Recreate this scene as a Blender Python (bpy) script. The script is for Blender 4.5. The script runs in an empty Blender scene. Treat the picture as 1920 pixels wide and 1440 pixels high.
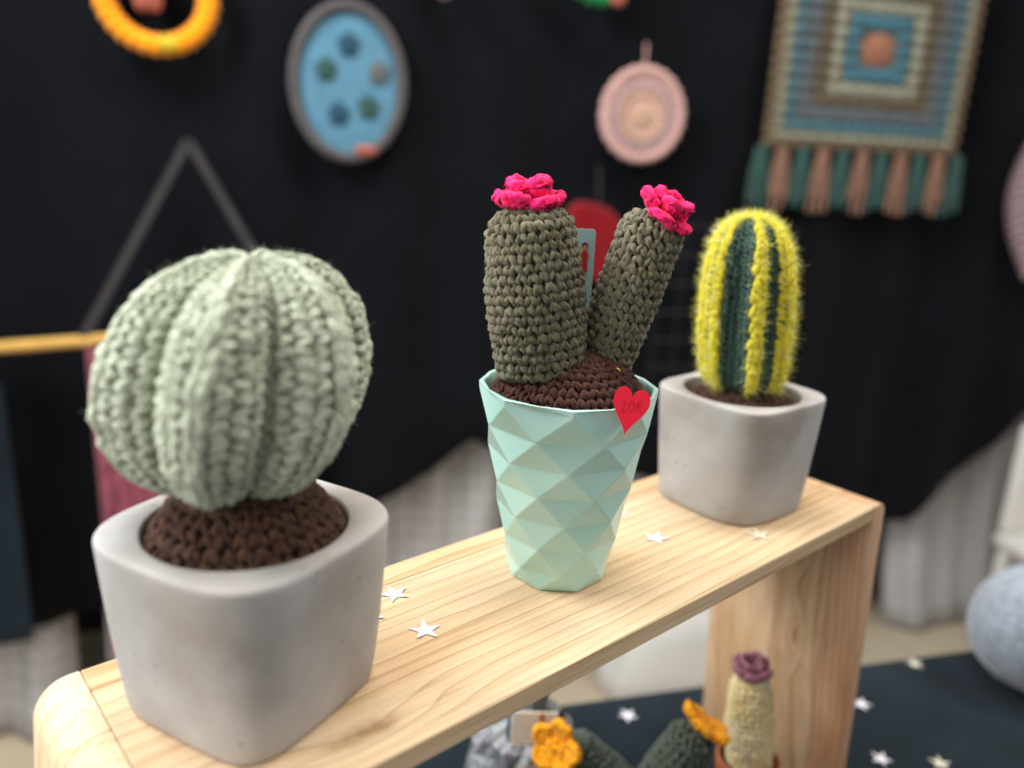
import bpy, math, random
import numpy as np
from mathutils import Matrix, Vector

# ------------------------------------------------------------------ camera, light, exposure
S = bpy.context.scene
C = S.collection
RX = (0.75613429, -0.65268, 0.04764197)          # camera right in world
RY = (-0.14742063, -0.24081208, -0.95931053)     # camera down in world
RZ = (0.63759556, 0.71834418, -0.27830477)       # viewing direction in world
cam = bpy.data.cameras.new('camera')
camo = bpy.data.objects.new('camera', cam); C.objects.link(camo)
m = Matrix(((RX[0], -RY[0], -RZ[0], 0), (RX[1], -RY[1], -RZ[1], 0), (RX[2], -RY[2], -RZ[2], 0.25), (0, 0, 0, 1)))
camo.matrix_world = m
cam.sensor_width = 36; cam.lens = 28.538
cam.clip_start = 0.01; cam.clip_end = 50
cam.dof.use_dof = True; cam.dof.focus_distance = 0.445; cam.dof.aperture_fstop = 3.05
S.camera = camo

HF = np.array([0.66382127, 0.74789125, 0.0])      # level viewing direction
HR = np.array([0.74789125, -0.66382127, 0.0])
EE = np.array([0.8980893, -0.43981315, 0.0])      # along the back curtain
EN = np.array([0.43981315, 0.8980893, 0.0])       # away through the curtain
P0 = HF * 1.95

world = bpy.data.worlds.new('World'); S.world = world; world.use_nodes = True
bgn = world.node_tree.nodes['Background']
bgn.inputs[0].default_value = (0.95, 0.97, 1.0, 1); bgn.inputs[1].default_value = 0.36

def area(name, loc, target, size, sy, power, col):
    l = bpy.data.lights.new(name, 'AREA'); l.shape = 'RECTANGLE'; l.size = size; l.size_y = sy; l.energy = power; l.color = col
    o = bpy.data.objects.new(name, l); C.objects.link(o); o.location = loc
    o.rotation_euler = (Vector(target) - Vector(loc)).to_track_quat('-Z', 'Y').to_euler()
    return o
def hall(r, f, z): return tuple(HR * r + HF * f + np.array([0, 0, z]))
area('hall_light_left', hall(-1.15, 0.55, 1.35), (0.3, 0.32, 0.05), 1.0, 0.5, 46, (0.93, 0.97, 1.0))
area('hall_light_entrance', hall(-1.7, -0.9, 0.75), (0.4, 0.32, -0.02), 1.6, 1.1, 40, (1.0, 0.98, 0.95))
area('hall_light_right', hall(1.35, 0.75, 1.5), (0.35, 0.32, 0.05), 0.9, 0.5, 25, (1.0, 0.96, 0.9))
area('hall_light_overhead', hall(0.1, 0.9, 1.9), (0.35, 0.4, 0.0), 1.0, 0.5, 31, (1.0, 0.97, 0.93))

S.view_settings.view_transform = 'Standard'; S.view_settings.look = 'None'
S.view_settings.exposure = 0.0; S.view_settings.gamma = 1.0; S.view_settings.use_curve_mapping = False
S.cycles.use_denoising = True
try: S.cycles.denoiser = 'OPENIMAGEDENOISE'
except Exception: pass
S.cycles.max_bounces = 6; S.cycles.transparent_max_bounces = 8
S.cycles.sample_clamp_indirect = 4.0

rng = np.random.default_rng(7); random.seed(7)
PI = math.pi

# ------------------------------------------------------------------ object helpers
ORG = {}
def empty(name, loc, label, cat, group=None):
    o = bpy.data.objects.new(name, None); C.objects.link(o)
    o.empty_display_size = 0.02; o.location = loc
    ORG[o.name] = np.array(loc, float)
    return tag(o, label, cat, group)
def tag(o, label, cat, group=None):
    o['label'] = label; o['category'] = cat
    if group: o['group'] = group
    return o
def mesh_obj(name, V, F, mat, parent=None, smooth=True, uv=None, loc=None, data=None):
    """World-space vertices become one mesh object, parented to its thing (or with its own origin)."""
    if parent is not None: org = ORG[parent.name]
    else: org = np.array(loc if loc is not None else (0, 0, 0), float)
    if data is None:
        me = bpy.data.meshes.new(name)
        V = np.asarray(V, float) - org
        if isinstance(F, np.ndarray) and F.ndim == 2 and len(V) > 2000:
            k = F.shape[1]; n = len(F)
            me.vertices.add(len(V)); me.vertices.foreach_set('co', V.astype(np.float32).ravel())
            me.loops.add(n * k); me.loops.foreach_set('vertex_index', F.astype(np.int32).ravel())
            me.polygons.add(n)
            me.polygons.foreach_set('loop_start', np.arange(0, n * k, k, dtype=np.int32))
            me.polygons.foreach_set('loop_total', np.full(n, k, dtype=np.int32))
            me.update(calc_edges=True)
        else:
            me.from_pydata([tuple(v) for v in V], [], [tuple(int(i) for i in f) for f in F])
        if uv is not None:
            l = me.uv_layers.new(name='UVMap'); l.data.foreach_set('uv', np.asarray(uv, np.float32).ravel())
        me.polygons.foreach_set('use_smooth', np.full(len(me.polygons), smooth, dtype=bool))
        me.validate(); me.materials.append(mat)
    else: me = data
    o = bpy.data.objects.new(name, me); C.objects.link(o)
    if parent is not None:
        o.parent = parent; ORG[o.name] = org
    else:
        o.location = org; ORG[o.name] = org
    return o
def bevel(o, w, seg=2, ang=30):
    b = o.modifiers.new('bevel', 'BEVEL'); b.width = w; b.segments = seg; b.limit_method = 'ANGLE'; b.angle_limit = math.radians(ang)
    b.harden_normals = False
    return o
def box(lo, hi):
    (a, b, c), (d, e, f) = lo, hi
    V = [(a, b, c), (d, b, c), (d, e, c), (a, e, c), (a, b, f), (d, b, f), (d, e, f), (a, e, f)]
    return V, [(0, 3, 2, 1), (4, 5, 6, 7), (0, 1, 5, 4), (1, 2, 6, 5), (2, 3, 7, 6), (3, 0, 4, 7)]
def loft(rings, cap0=False, cap1=False):
    """rings (m,n,3) closed around."""
    rings = np.asarray(rings); mm, n, _ = rings.shape
    V = rings.reshape(-1, 3); i = np.arange(n); j = (i + 1) % n
    F = [np.stack([r * n + i, r * n + j, (r + 1) * n + j, (r + 1) * n + i], 1) for r in range(mm - 1)]
    F = [tuple(f) for f in np.concatenate(F)]
    if cap0: F.append(tuple(range(n))[::-1])
    if cap1: F.append(tuple((mm - 1) * n + k for k in range(n)))
    return V, F
def rot_frame(n, up=(0, 0, 1)):
    n = np.asarray(n, float); n /= np.linalg.norm(n)
    a = np.cross(up, n)
    if np.linalg.norm(a) < 1e-5: a = np.array([1., 0, 0])
    a /= np.linalg.norm(a); return a, np.cross(n, a), n

def prism(poly2d, origin, ax, ay, an, th):
    """2D polygon extruded by th along an, front face at origin + an*th."""
    P = np.asarray(poly2d, float); n = len(P)
    base = np.asarray(origin) + P[:, :1] * ax + P[:, 1:] * ay
    V = np.concatenate([base, base + np.asarray(an) * th])
    F = [tuple(range(n))[::-1], tuple(range(n, 2 * n))] + [(i, (i + 1) % n, n + (i + 1) % n, n + i) for i in range(n)]
    return V, F

# ------------------------------------------------------------------ yarn and tubes
def tubes(Pt, Rd, Nn, sides=8, ply=0.0, twist=950.0):
    """Pt (K,n,3) paths, Rd (K,n) radii, Nn (K,n,3) reference normals -> V, F, uv."""
    K, n, _ = Pt.shape
    T = np.gradient(Pt, axis=1); T /= np.linalg.norm(T, axis=2, keepdims=True) + 1e-12
    Sd = np.cross(T, Nn); Sd /= np.linalg.norm(Sd, axis=2, keepdims=True) + 1e-12
    Nb = np.cross(Sd, T)
    th = np.arange(sides) * 2 * PI / sides
    L = np.concatenate([np.zeros((K, 1)), np.cumsum(np.linalg.norm(np.diff(Pt, axis=1), axis=2), 1)], 1) + rng.random((K, 1)) * 0.05
    Rr = Rd[:, :, None] * (1 + ply * np.cos(3 * th[None, None, :] + twist * L[:, :, None]))
    V = Pt[:, :, None, :] + Rr[..., None] * (np.cos(th)[None, None, :, None] * Nb[:, :, None, :] + np.sin(th)[None, None, :, None] * Sd[:, :, None, :])
    idx = np.arange(K * n * sides).reshape(K, n, sides)
    a = idx[:, :-1, :]; b = np.roll(idx, -1, 2)[:, :-1, :]; c = np.roll(idx, -1, 2)[:, 1:, :]; d = idx[:, 1:, :]
    F = np.stack([a, d, c, b], -1).reshape(-1, 4)
    u0 = np.broadcast_to(L[:, :-1, None], a.shape); u1 = np.broadcast_to(L[:, 1:, None], a.shape)
    v0 = np.broadcast_to(np.arange(sides)[None, None, :] / sides, a.shape); v1 = v0 + 1.0 / sides
    uv = np.stack([np.stack([u0, v0], -1), np.stack([u1, v0], -1), np.stack([u1, v1], -1), np.stack([u0, v1], -1)], -2).reshape(-1, 2)
    return V.reshape(-1, 3), F, uv
def joinm(ms):
    Vs, Fs, Us = [], [], []; k = 0
    for V, F, U in ms:
        Vs.append(V); Fs.append(F + k); Us.append(U); k += len(V)
    return np.concatenate(Vs), np.concatenate(Fs), np.concatenate(Us)

def leg_path(a0, b0, a1, b1, hmid=0.75, hend=-0.9, n=9, bow=0.0):
    t = np.linspace(0, 1, n)
    s = t * t * (3 - 2 * t)
    return np.stack([a0 + (a1 - a0) * s + bow * np.sin(PI * t), b0 + (b1 - b0) * t, hend + (hmid - hend) * np.sin(PI * t) ** 0.7], 1)
# a single crochet: two plump legs leaning into one foot; a chain: two strands folded along the row
SC = [leg_path(-0.46, 0.46, 0.02, -0.52, bow=-0.06), leg_path(0.46, 0.50, 0.10, -0.50, hmid=0.6, bow=0.05)]
CH = [leg_path(-0.62, 0.36, 0.62, 0.05, hmid=0.9), leg_path(-0.62, -0.36, 0.62, -0.05, hmid=0.9)]

def stitch(surf, u, v, du, dv, rad, tmpl=SC, sides=8, jit=0.07, nominal=None, flip=1.0, ply=0.0):
    """Lay stitches at (u,v) of a parametric surface; du runs along the row, dv across it."""
    u = np.asarray(u, float); v = np.asarray(v, float); K = len(u)
    du = np.broadcast_to(np.asarray(du, float), (K,)); dv = np.broadcast_to(np.asarray(dv, float), (K,))
    e = 1e-3
    u = u + du * rng.normal(0, jit, K); v = v + dv * rng.normal(0, jit, K)
    w = np.linalg.norm(surf(u + du / 2, v) - surf(u - du / 2, v), axis=1)
    h = np.linalg.norm(surf(u, v + dv / 2) - surf(u, v - dv / 2), axis=1)
    sc = np.ones(K) if nominal is None else np.clip(np.minimum(w / nominal[0], h / nominal[1]), 0.3, 1.15)
    out = []
    for s in tmpl:
        n = len(s)
        ja = rng.normal(0, jit * 0.7, (K, 1)); jb = rng.normal(0, jit * 0.7, (K, 1)); jt = rng.normal(0, jit, (K, 1))
        U = u[:, None] + du[:, None] * (s[None, :, 0] + ja + jt * s[None, :, 1]); Vv = v[:, None] + dv[:, None] * (s[None, :, 1] + jb)
        P = surf(U.ravel(), Vv.ravel())
        Pu = surf(U.ravel() + e, Vv.ravel()) - surf(U.ravel() - e, Vv.ravel()); Pv = surf(U.ravel(), Vv.ravel() + e) - surf(U.ravel(), Vv.ravel() - e)
        N = np.cross(Pu, Pv) * flip; N /= np.linalg.norm(N, axis=1, keepdims=True) + 1e-15
        r = rad * sc[:, None] * (1 + rng.normal(0, 0.09, (K, 1)))
        prof = 0.45 + 0.55 * np.sin(PI * np.linspace(0.04, 0.96, n)) ** 0.55
        P = P.reshape(K, n, 3) + N.reshape(K, n, 3) * (s[None, :, 2:3] * r[:, :, None] + 0 * r[:, :, None])
        out.append(tubes(P, r * prof[None, :], N.reshape(K, n, 3), sides, ply))
    return out
def grid_surf(surf, u0, u1, nu, v0, v1, nv, inset, flip=1.0):
    """The stuffed cloth under the stitches."""
    e = 1e-3
    u = np.linspace(u0, u1, nu, endpoint=False); v = np.linspace(v0, v1, nv)
    U, Vv = np.meshgrid(u, v); U = U.ravel(); Vv = Vv.ravel()
    P = surf(U, Vv)
    N = np.cross(surf(U + e, Vv) - surf(U - e, Vv), surf(U, Vv + e) - surf(U, Vv - e)) * flip
    L = np.linalg.norm(N, axis=1, keepdims=True); N = np.where(L > 1e-12, N / (L + 1e-15), 0)
    P = P - N * inset
    idx = np.arange(nu * nv).reshape(nv, nu)
    a = idx[:-1]; b = np.roll(idx, -1, 1)[:-1]; c = np.roll(idx, -1, 1)[1:]; d = idx[1:]
    F = np.stack([a, b, c, d], -1).reshape(-1, 4)
    return P, F, np.zeros((len(F) * 4, 2))
def fuzz(V, center_fn, count, lmin, lmax, rad, spread=0.9, nrm=None, curl=0.5):
    """Loose fibres standing off the yarn."""
    i = rng.integers(0, len(V), count); P = V[i]
    N = P - center_fn(P); N /= np.linalg.norm(N, axis=1, keepdims=True) + 1e-12
    D = N + rng.normal(0, spread, (count, 3)); D /= np.linalg.norm(D, axis=1, keepdims=True)
    B = rng.normal(0, 1, (count, 3)); L = rng.uniform(lmin, lmax, (count, 1)) * rng.uniform(0.5, 1, (count, 1))
    p0 = P - N * 0.0004; p1 = p0 + D * L * 0.5 + B * L * 0.12 * curl; p2 = p0 + D * L * 0.95 + B * L * 0.38 * curl
    Pt = np.stack([p0, p1, p2], 1); Rd = np.tile(np.array([[1.0, 0.8, 0.25]]) * rad, (count, 1))
    ref = np.broadcast_to(np.cross(D, B)[:, None, :], Pt.shape)
    return tubes(Pt, Rd, ref, 3)

# ------------------------------------------------------------------ materials
def new_mat(name):
    mt = bpy.data.materials.new(name); mt.use_nodes = True
    nt = mt.node_tree; return mt, nt, nt.nodes['Principled BSDF']
def N_(nt, t, **kw):
    n = nt.nodes.new(t)
    for k, v in kw.items():
        if k in n.inputs: n.inputs[k].default_value = v
        else: setattr(n, k, v)
    return n
def ramp(nt, stops, interp='LINEAR'):
    r = nt.nodes.new('ShaderNodeValToRGB'); cr = r.color_ramp; cr.interpolation = interp
    while len(cr.elements) < len(stops): cr.elements.new(0.5)
    for e, (p, c) in zip(cr.elements, stops): e.position = p; e.color = (*c, 1) if len(c) == 3 else c
    return r
def mathn(nt, op, a, b=None):
    n = nt.nodes.new('ShaderNodeMath'); n.operation = op
    for i, x in enumerate((a, b)):
        if x is None: continue
        if isinstance(x, (int, float)): n.inputs[i].default_value = x
        else: nt.links.new(x, n.inputs[i])
    return n.outputs[0]
def plain(name, col, rough=0.7, var=0.12, scale=30, bump=0.0, bscale=200, spec=0.3, metal=0.0, sheen=0.0, coat=0.0):
    mt, nt, b = new_mat(name); L = nt.links.new
    tc = N_(nt, 'ShaderNodeTexCoord'); no = N_(nt, 'ShaderNodeTexNoise', Scale=scale, Detail=4.0); L(tc.outputs['Object'], no.inputs['Vector'])
    r = ramp(nt, [(0.3, tuple(c * (1 - var) for c in col)), (0.7, tuple(min(1, c * (1 + var)) for c in col))]); L(no.outputs['Fac'], r.inputs[0]); L(r.outputs[0], b.inputs['Base Color'])
    b.inputs['Roughness'].default_value = rough; b.inputs['Specular IOR Level'].default_value = spec; b.inputs['Metallic'].default_value = metal
    b.inputs['Sheen Weight'].default_value = sheen; b.inputs['Sheen Roughness'].default_value = 0.5; b.inputs['Coat Weight'].default_value = coat
    if bump:
        n2 = N_(nt, 'ShaderNodeTexNoise', Scale=bscale, Detail=3.0); L(tc.outputs['Object'], n2.inputs['Vector'])
        bp = N_(nt, 'ShaderNodeBump', Strength=bump, Distance=0.001); L(n2.outputs['Fac'], bp.inputs['Height']); L(bp.outputs[0], b.inputs['Normal'])
    return mt
def yarn(name, c0, c1, scale=90, ply=520, bump=0.8, sheen=0.25, accent=None, heather=0.8):
    """Plied yarn: strand twist as fine relief, colour drifting between two shades of the dye."""
    mt, nt, b = new_mat(name); L = nt.links.new
    tc = N_(nt, 'ShaderNodeTexCoord'); uv = N_(nt, 'ShaderNodeSeparateXYZ'); L(tc.outputs['UV'], uv.inputs[0])
    no = N_(nt, 'ShaderNodeTexNoise', Scale=scale, Detail=5.0, Roughness=0.65); L(tc.outputs['Object'], no.inputs['Vector'])
    st = [(0.30, c0), (0.70, c1)]
    if accent: st.append((0.80, accent))
    r = ramp(nt, st); L(no.outputs['Fac'], r.inputs[0]); L(r.outputs[0], b.inputs['Base Color'])
    fm = N_(nt, 'ShaderNodeCombineXYZ'); L(mathn(nt, 'MULTIPLY', uv.outputs['X'], 200.0), fm.inputs[0]); L(mathn(nt, 'MULTIPLY', uv.outputs['Y'], 8.0), fm.inputs[1])
    fn_ = N_(nt, 'ShaderNodeTexNoise', Scale=1.0, Detail=3.0, Roughness=0.7); L(fm.outputs[0], fn_.inputs['Vector'])
    fr_ = ramp(nt, [(0.3, (0.6, 0.6, 0.6)), (0.7, (1.34, 1.32, 1.28))]); L(fn_.outputs['Fac'], fr_.inputs[0])
    mx = N_(nt, 'ShaderNodeMix', data_type='RGBA', blend_type='MULTIPLY'); mx.inputs[0].default_value = heather; L(r.outputs[0], mx.inputs[6]); L(fr_.outputs[0], mx.inputs[7]); L(mx.outputs[2], b.inputs['Base Color'])
    ph = mathn(nt, 'ADD', mathn(nt, 'MULTIPLY', uv.outputs['X'], ply * 2), mathn(nt, 'MULTIPLY', uv.outputs['Y'], 3 * 2 * PI))
    sn = mathn(nt, 'SINE', ph)
    fb = N_(nt, 'ShaderNodeTexNoise', Scale=2600, Detail=2.0); L(tc.outputs['Object'], fb.inputs['Vector'])
    h = mathn(nt, 'ADD', mathn(nt, 'MULTIPLY', fn_.outputs['Fac'], 1.6), mathn(nt, 'ADD', mathn(nt, 'MULTIPLY', sn, 0.4), mathn(nt, 'MULTIPLY', fb.outputs['Fac'], 0.8)))
    bp = N_(nt, 'ShaderNodeBump', Strength=bump, Distance=0.0008); L(h, bp.inputs['Height']); L(bp.outputs[0], b.inputs['Normal'])
    b.inputs['Roughness'].default_value = 0.92; b.inputs['Specular IOR Level'].default_value = 0.12
    b.inputs['Sheen Weight'].default_value = sheen; b.inputs['Sheen Roughness'].default_value = 0.6
    return mt
def wood(name, axis, light, tan, dark, ring=55.0, seed=0.0, knots=(), rough=0.55):
    """Solid timber: growth rings across the grain axis, fibres along it, knots pushing the rings aside."""
    mt, nt, b = new_mat(name); L = nt.links.new
    tc = N_(nt, 'ShaderNodeTexCoord')
    src = tc.outputs['Object']
    sep = N_(nt, 'ShaderNodeSeparateXYZ'); L(src, sep.inputs[0])
    ax = {'x': ('X', 'Y', 'Z'), 'z': ('Z', 'Y', 'X')}[axis]
    al, cr, th = (sep.outputs[k] for k in ax)
    cm = N_(nt, 'ShaderNodeCombineXYZ'); L(mathn(nt, 'ADD', al, seed), cm.inputs[0]); L(mathn(nt, 'ADD', cr, seed * 0.37), cm.inputs[1]); L(th, cm.inputs[2])
    kn = None; kdark = None
    for (ka, kc, sa, scr, amp) in knots:
        da = mathn(nt, 'DIVIDE', mathn(nt, 'SUBTRACT', al, ka), sa); dc = mathn(nt, 'DIVIDE', mathn(nt, 'SUBTRACT', cr, kc), scr)
        d2 = mathn(nt, 'ADD', mathn(nt, 'MULTIPLY', da, da), mathn(nt, 'MULTIPLY', dc, dc))
        g = mathn(nt, 'MULTIPLY', mathn(nt, 'EXPONENT', mathn(nt, 'MULTIPLY', d2, -0.5)), amp)
        gd = mathn(nt, 'EXPONENT', mathn(nt, 'MULTIPLY', d2, -3.0))
        kn = g if kn is None else mathn(nt, 'ADD', kn, g)
        kdark = gd if kdark is None else mathn(nt, 'ADD', kdark, gd)
    mp1 = N_(nt, 'ShaderNodeMapping'); mp1.inputs['Scale'].default_value = (2.6, 20, 20); L(cm.outputs[0], mp1.inputs[0])
    n1 = N_(nt, 'ShaderNodeTexNoise', Scale=1.0, Detail=3.0); L(mp1.outputs[0], n1.inputs['Vector'])
    rc = mathn(nt, 'ADD', mathn(nt, 'ADD', mathn(nt, 'MULTIPLY', cr, ring), mathn(nt, 'MULTIPLY', th, ring * 0.6)), mathn(nt, 'MULTIPLY', n1.outputs['Fac'], 3.0))
    if kn is not None: rc = mathn(nt, 'ADD', rc, kn)
    rc = mathn(nt, 'ADD', rc, seed * 3.1)
    fr = mathn(nt, 'FRACT', rc)
    r1 = ramp(nt, [(0.0, light), (0.45, tuple(0.75 * a + 0.25 * c for a, c in zip(light, tan))), (0.86, tan), (0.93, tuple(0.55 * a + 0.45 * c for a, c in zip(tan, dark))), (1.0, light)]); L(fr, r1.inputs[0])
    mp2 = N_(nt, 'ShaderNodeMapping'); mp2.inputs['Scale'].default_value = (16, 420, 420); L(cm.outputs[0], mp2.inputs[0])
    n2 = N_(nt, 'ShaderNodeTexNoise', Scale=1.0, Detail=4.0); L(mp2.outputs[0], n2.inputs['Vector'])
    r2 = ramp(nt, [(0.25, (0.80, 0.76, 0.70)), (0.55, (1, 1, 1)), (0.8, (1.04, 1.03, 1.0))]); L(n2.outputs['Fac'], r2.inputs[0])
    mp3 = N_(nt, 'ShaderNodeMapping'); mp3.inputs['Scale'].default_value = (3, 14, 14); mp3.inputs['Location'].default_value = (seed + 3, 2, 5); L(cm.outputs[0], mp3.inputs[0])
    n3 = N_(nt, 'ShaderNodeTexNoise', Scale=1.0, Detail=2.0); L(mp3.outputs[0], n3.inputs['Vector'])
    r3 = ramp(nt, [(0.33, (0.80, 0.70, 0.58)), (0.45, (0.95, 0.91, 0.86)), (0.6, (1, 1, 1))]); L(n3.outputs['Fac'], r3.inputs[0])
    m1 = N_(nt, 'ShaderNodeMix', data_type='RGBA', blend_type='MULTIPLY'); m1.inputs[0].default_value = 1; L(r1.outputs[0], m1.inputs[6]); L(r2.outputs[0], m1.inputs[7])
    m2 = N_(nt, 'ShaderNodeMix', data_type='RGBA', blend_type='MULTIPLY'); m2.inputs[0].default_value = 1; L(m1.outputs[2], m2.inputs[6]); L(r3.outputs[0], m2.inputs[7])
    mp4 = N_(nt, 'ShaderNodeMapping'); mp4.inputs['Scale'].default_value = (2.2, 75, 75); mp4.inputs['Location'].default_value = (seed * 2 + 1, 7, 3); L(cm.outputs[0], mp4.inputs[0])
    n4 = N_(nt, 'ShaderNodeTexNoise', Scale=1.0, Detail=5.0, Roughness=0.6); L(mp4.outputs[0], n4.inputs['Vector'])
    r4 = ramp(nt, [(0.60, (0, 0, 0)), (0.70, (1, 1, 1))]); L(n4.outputs['Fac'], r4.inputs[0])
    m4 = N_(nt, 'ShaderNodeMix', data_type='RGBA', blend_type='MIX'); L(mathn(nt, 'MULTIPLY', r4.outputs[0], 0.42), m4.inputs[0]); L(m2.outputs[2], m4.inputs[6]); m4.inputs[7].default_value = tuple(0.6 * a + 0.4 * c for a, c in zip(tan, dark)) + (1,)
    out = m4.outputs[2]
    if kdark is not None:
        m3 = N_(nt, 'ShaderNodeMix', data_type='RGBA', blend_type='MIX'); kn2 = N_(nt, 'ShaderNodeTexNoise', Scale=150.0, Detail=5.0); L(cm.outputs[0], kn2.inputs['Vector']); L(mathn(nt, 'MULTIPLY', kdark, mathn(nt, 'MULTIPLY', kn2.outputs['Fac'], 1.7)), m3.inputs[0]); L(out, m3.inputs[6]); m3.inputs[7].default_value = (*dark, 1); out = m3.outputs[2]
    L(out, b.inputs['Base Color'])
    bp = N_(nt, 'ShaderNodeBump', Strength=0.35, Distance=0.0004); L(mathn(nt, 'ADD', n2.outputs['Fac'], mathn(nt, 'MULTIPLY', fr, 0.25)), bp.inputs['Height']); L(bp.outputs[0], b.inputs['Normal'])
    b.inputs['Roughness'].default_value = rough; b.inputs['Specular IOR Level'].default_value = 0.3
    return mt
def concrete(name, seed):
    mt, nt, b = new_mat(name); L = nt.links.new
    tc = N_(nt, 'ShaderNodeTexCoord'); mp = N_(nt, 'ShaderNodeMapping'); mp.inputs['Location'].default_value = (seed, seed * 2, 0); L(tc.outputs['Object'], mp.inputs[0])
    n1 = N_(nt, 'ShaderNodeTexNoise', Scale=26.0, Detail=6.0, Roughness=0.6); L(mp.outputs[0], n1.inputs['Vector'])
    r1 = ramp(nt, [(0.28, (0.34, 0.315, 0.29)), (0.5, (0.415, 0.395, 0.378)), (0.72, (0.475, 0.458, 0.445))]); L(n1.outputs['Fac'], r1.inputs[0])
    n4 = N_(nt, 'ShaderNodeTexNoise', Scale=11.0, Detail=2.0); L(mp.outputs[0], n4.inputs['Vector'])
    r4 = ramp(nt, [(0.36, (0.80, 0.73, 0.655)), (0.56, (1, 1, 1))]); L(n4.outputs['Fac'], r4.inputs[0])
    m0 = N_(nt, 'ShaderNodeMix', data_type='RGBA', blend_type='MULTIPLY'); m0.inputs[0].default_value = 1; L(r1.outputs[0], m0.inputs[6]); L(r4.outputs[0], m0.inputs[7])
    vo = N_(nt, 'ShaderNodeTexVoronoi', Scale=120.0, Randomness=1.0); L(mp.outputs[0], vo.inputs['Vector'])
    n2 = N_(nt, 'ShaderNodeTexNoise', Scale=70.0, Detail=1.0); L(mp.outputs[0], n2.inputs['Vector'])
    thr = mathn(nt, 'MULTIPLY', mathn(nt, 'GREATER_THAN', n2.outputs['Fac'], 0.60), 0.17)
    pit = mathn(nt, 'LESS_THAN', vo.outputs['Distance'], thr)
    m1 = N_(nt, 'ShaderNodeMix', data_type='RGBA', blend_type='MIX'); L(mathn(nt, 'MULTIPLY', pit, 0.55), m1.inputs[0]); L(m0.outputs[2], m1.inputs[6]); m1.inputs[7].default_value = (0.2, 0.185, 0.17, 1)
    L(m1.outputs[2], b.inputs['Base Color'])
    n3 = N_(nt, 'ShaderNodeTexNoise', Scale=420.0, Detail=4.0); L(mp.outputs[0], n3.inputs['Vector'])
    bp = N_(nt, 'ShaderNodeBump', Strength=0.22, Distance=0.0006); L(mathn(nt, 'SUBTRACT', n3.outputs['Fac'], mathn(nt, 'MULTIPLY', pit, 1.5)), bp.inputs['Height']); L(bp.outputs[0], b.inputs['Normal'])
    b.inputs['Roughness'].default_value = 0.72; b.inputs['Specular IOR Level'].default_value = 0.35
    return mt

M = {}
M['pale_pine'] = wood('pale_pine', 'x', (0.70, 0.53, 0.345), (0.63, 0.45, 0.265), (0.27, 0.15, 0.07), ring=105, seed=1.3, knots=((-0.173, -0.050, 0.028, 0.010, 1.5), (-0.05, -0.085, 0.06, 0.012, 0.8)))
M['warm_pine'] = wood('warm_pine', 'x', (0.67, 0.47, 0.28), (0.58, 0.38, 0.20), (0.30, 0.16, 0.07), ring=60, seed=4.2)
M['leg_pale'] = wood('leg_pale', 'z', (0.80, 0.58, 0.38), (0.75, 0.52, 0.32), (0.36, 0.20, 0.09), ring=30, seed=2.1)
M['leg_knotty'] = wood('leg_knotty', 'z', (0.78, 0.56, 0.35), (0.65, 0.42, 0.22), (0.25, 0.12, 0.05), ring=55, seed=3.7, knots=((0.250, -0.014, 0.012, 0.006, 2.6), (0.160, -0.018, 0.016, 0.005, 2.0)))
M['leg_red'] = wood('leg_red', 'z', (0.74, 0.48, 0.31), (0.62, 0.35, 0.20), (0.42, 0.2, 0.1), ring=170, seed=5.5)
M['leg_left'] = wood('leg_left', 'z', (0.74, 0.60, 0.395), (0.69, 0.53, 0.325), (0.6, 0.4, 0.2), ring=60, seed=6.1)
M['concrete_a'] = concrete('concrete_a', 0.3); M['concrete_b'] = concrete('concrete_b', 5.1)
M['mint'] = plain('mint_ceramic', (0.44, 0.72, 0.62), rough=0.42, var=0.02, scale=20, spec=0.45, coat=0.1)
mt, nt, b = new_mat('mint_glaze'); L = nt.links.new
tc = N_(nt, 'ShaderNodeTexCoord'); vo = N_(nt, 'ShaderNodeTexVoronoi', Scale=42.0); L(tc.outputs['Object'], vo.inputs['Vector'])
no = N_(nt, 'ShaderNodeTexNoise', Scale=24.0, Detail=4.0); L(tc.outputs['Object'], no.inputs['Vector']); n2 = N_(nt, 'ShaderNodeTexNoise', Scale=900.0, Detail=2.0); L(tc.outputs['Object'], n2.inputs['Vector'])
rm = ramp(nt, [(0.3, (0.45, 0.72, 0.62)), (0.7, (0.52, 0.78, 0.69))]); L(no.outputs['Fac'], rm.inputs[0])
chip = mathn(nt, 'LESS_THAN', mathn(nt, 'ADD', vo.outputs['Distance'], mathn(nt, 'MULTIPLY', n2.outputs['Fac'], 0.05)), 0.062)
mx = N_(nt, 'ShaderNodeMix', data_type='RGBA', blend_type='MIX'); L(mathn(nt, 'MULTIPLY', chip, 0.55), mx.inputs[0]); L(rm.outputs[0], mx.inputs[6]); mx.inputs[7].default_value = (0.33, 0.30, 0.22, 1); L(mx.outputs[2], b.inputs['Base Color'])
b.inputs['Roughness'].default_value = 0.32; b.inputs['Coat Weight'].default_value = 0.25; b.inputs['Coat Roughness'].default_value = 0.2
M['mint'] = mt
M['sage'] = yarn('sage_yarn', (0.45, 0.505, 0.36), (0.60, 0.655, 0.50), scale=28)
M['sage_fuzz'] = plain('sage_fuzz', (0.60, 0.63, 0.49), rough=0.9, sheen=0.3)
M['soil'] = yarn('brown_yarn', (0.042, 0.018, 0.010), (0.095, 0.042, 0.023), scale=160, sheen=0.08)
M['soil_red'] = yarn('red_brown_yarn', (0.048, 0.017, 0.011), (0.105, 0.037, 0.023), scale=160, sheen=0.08)
M['soil_fuzz'] = plain('brown_fuzz', (0.13, 0.06, 0.035), rough=0.9)
M['olive'] = yarn('olive_yarn', (0.105, 0.092, 0.044), (0.195, 0.172, 0.095), scale=130)
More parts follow.
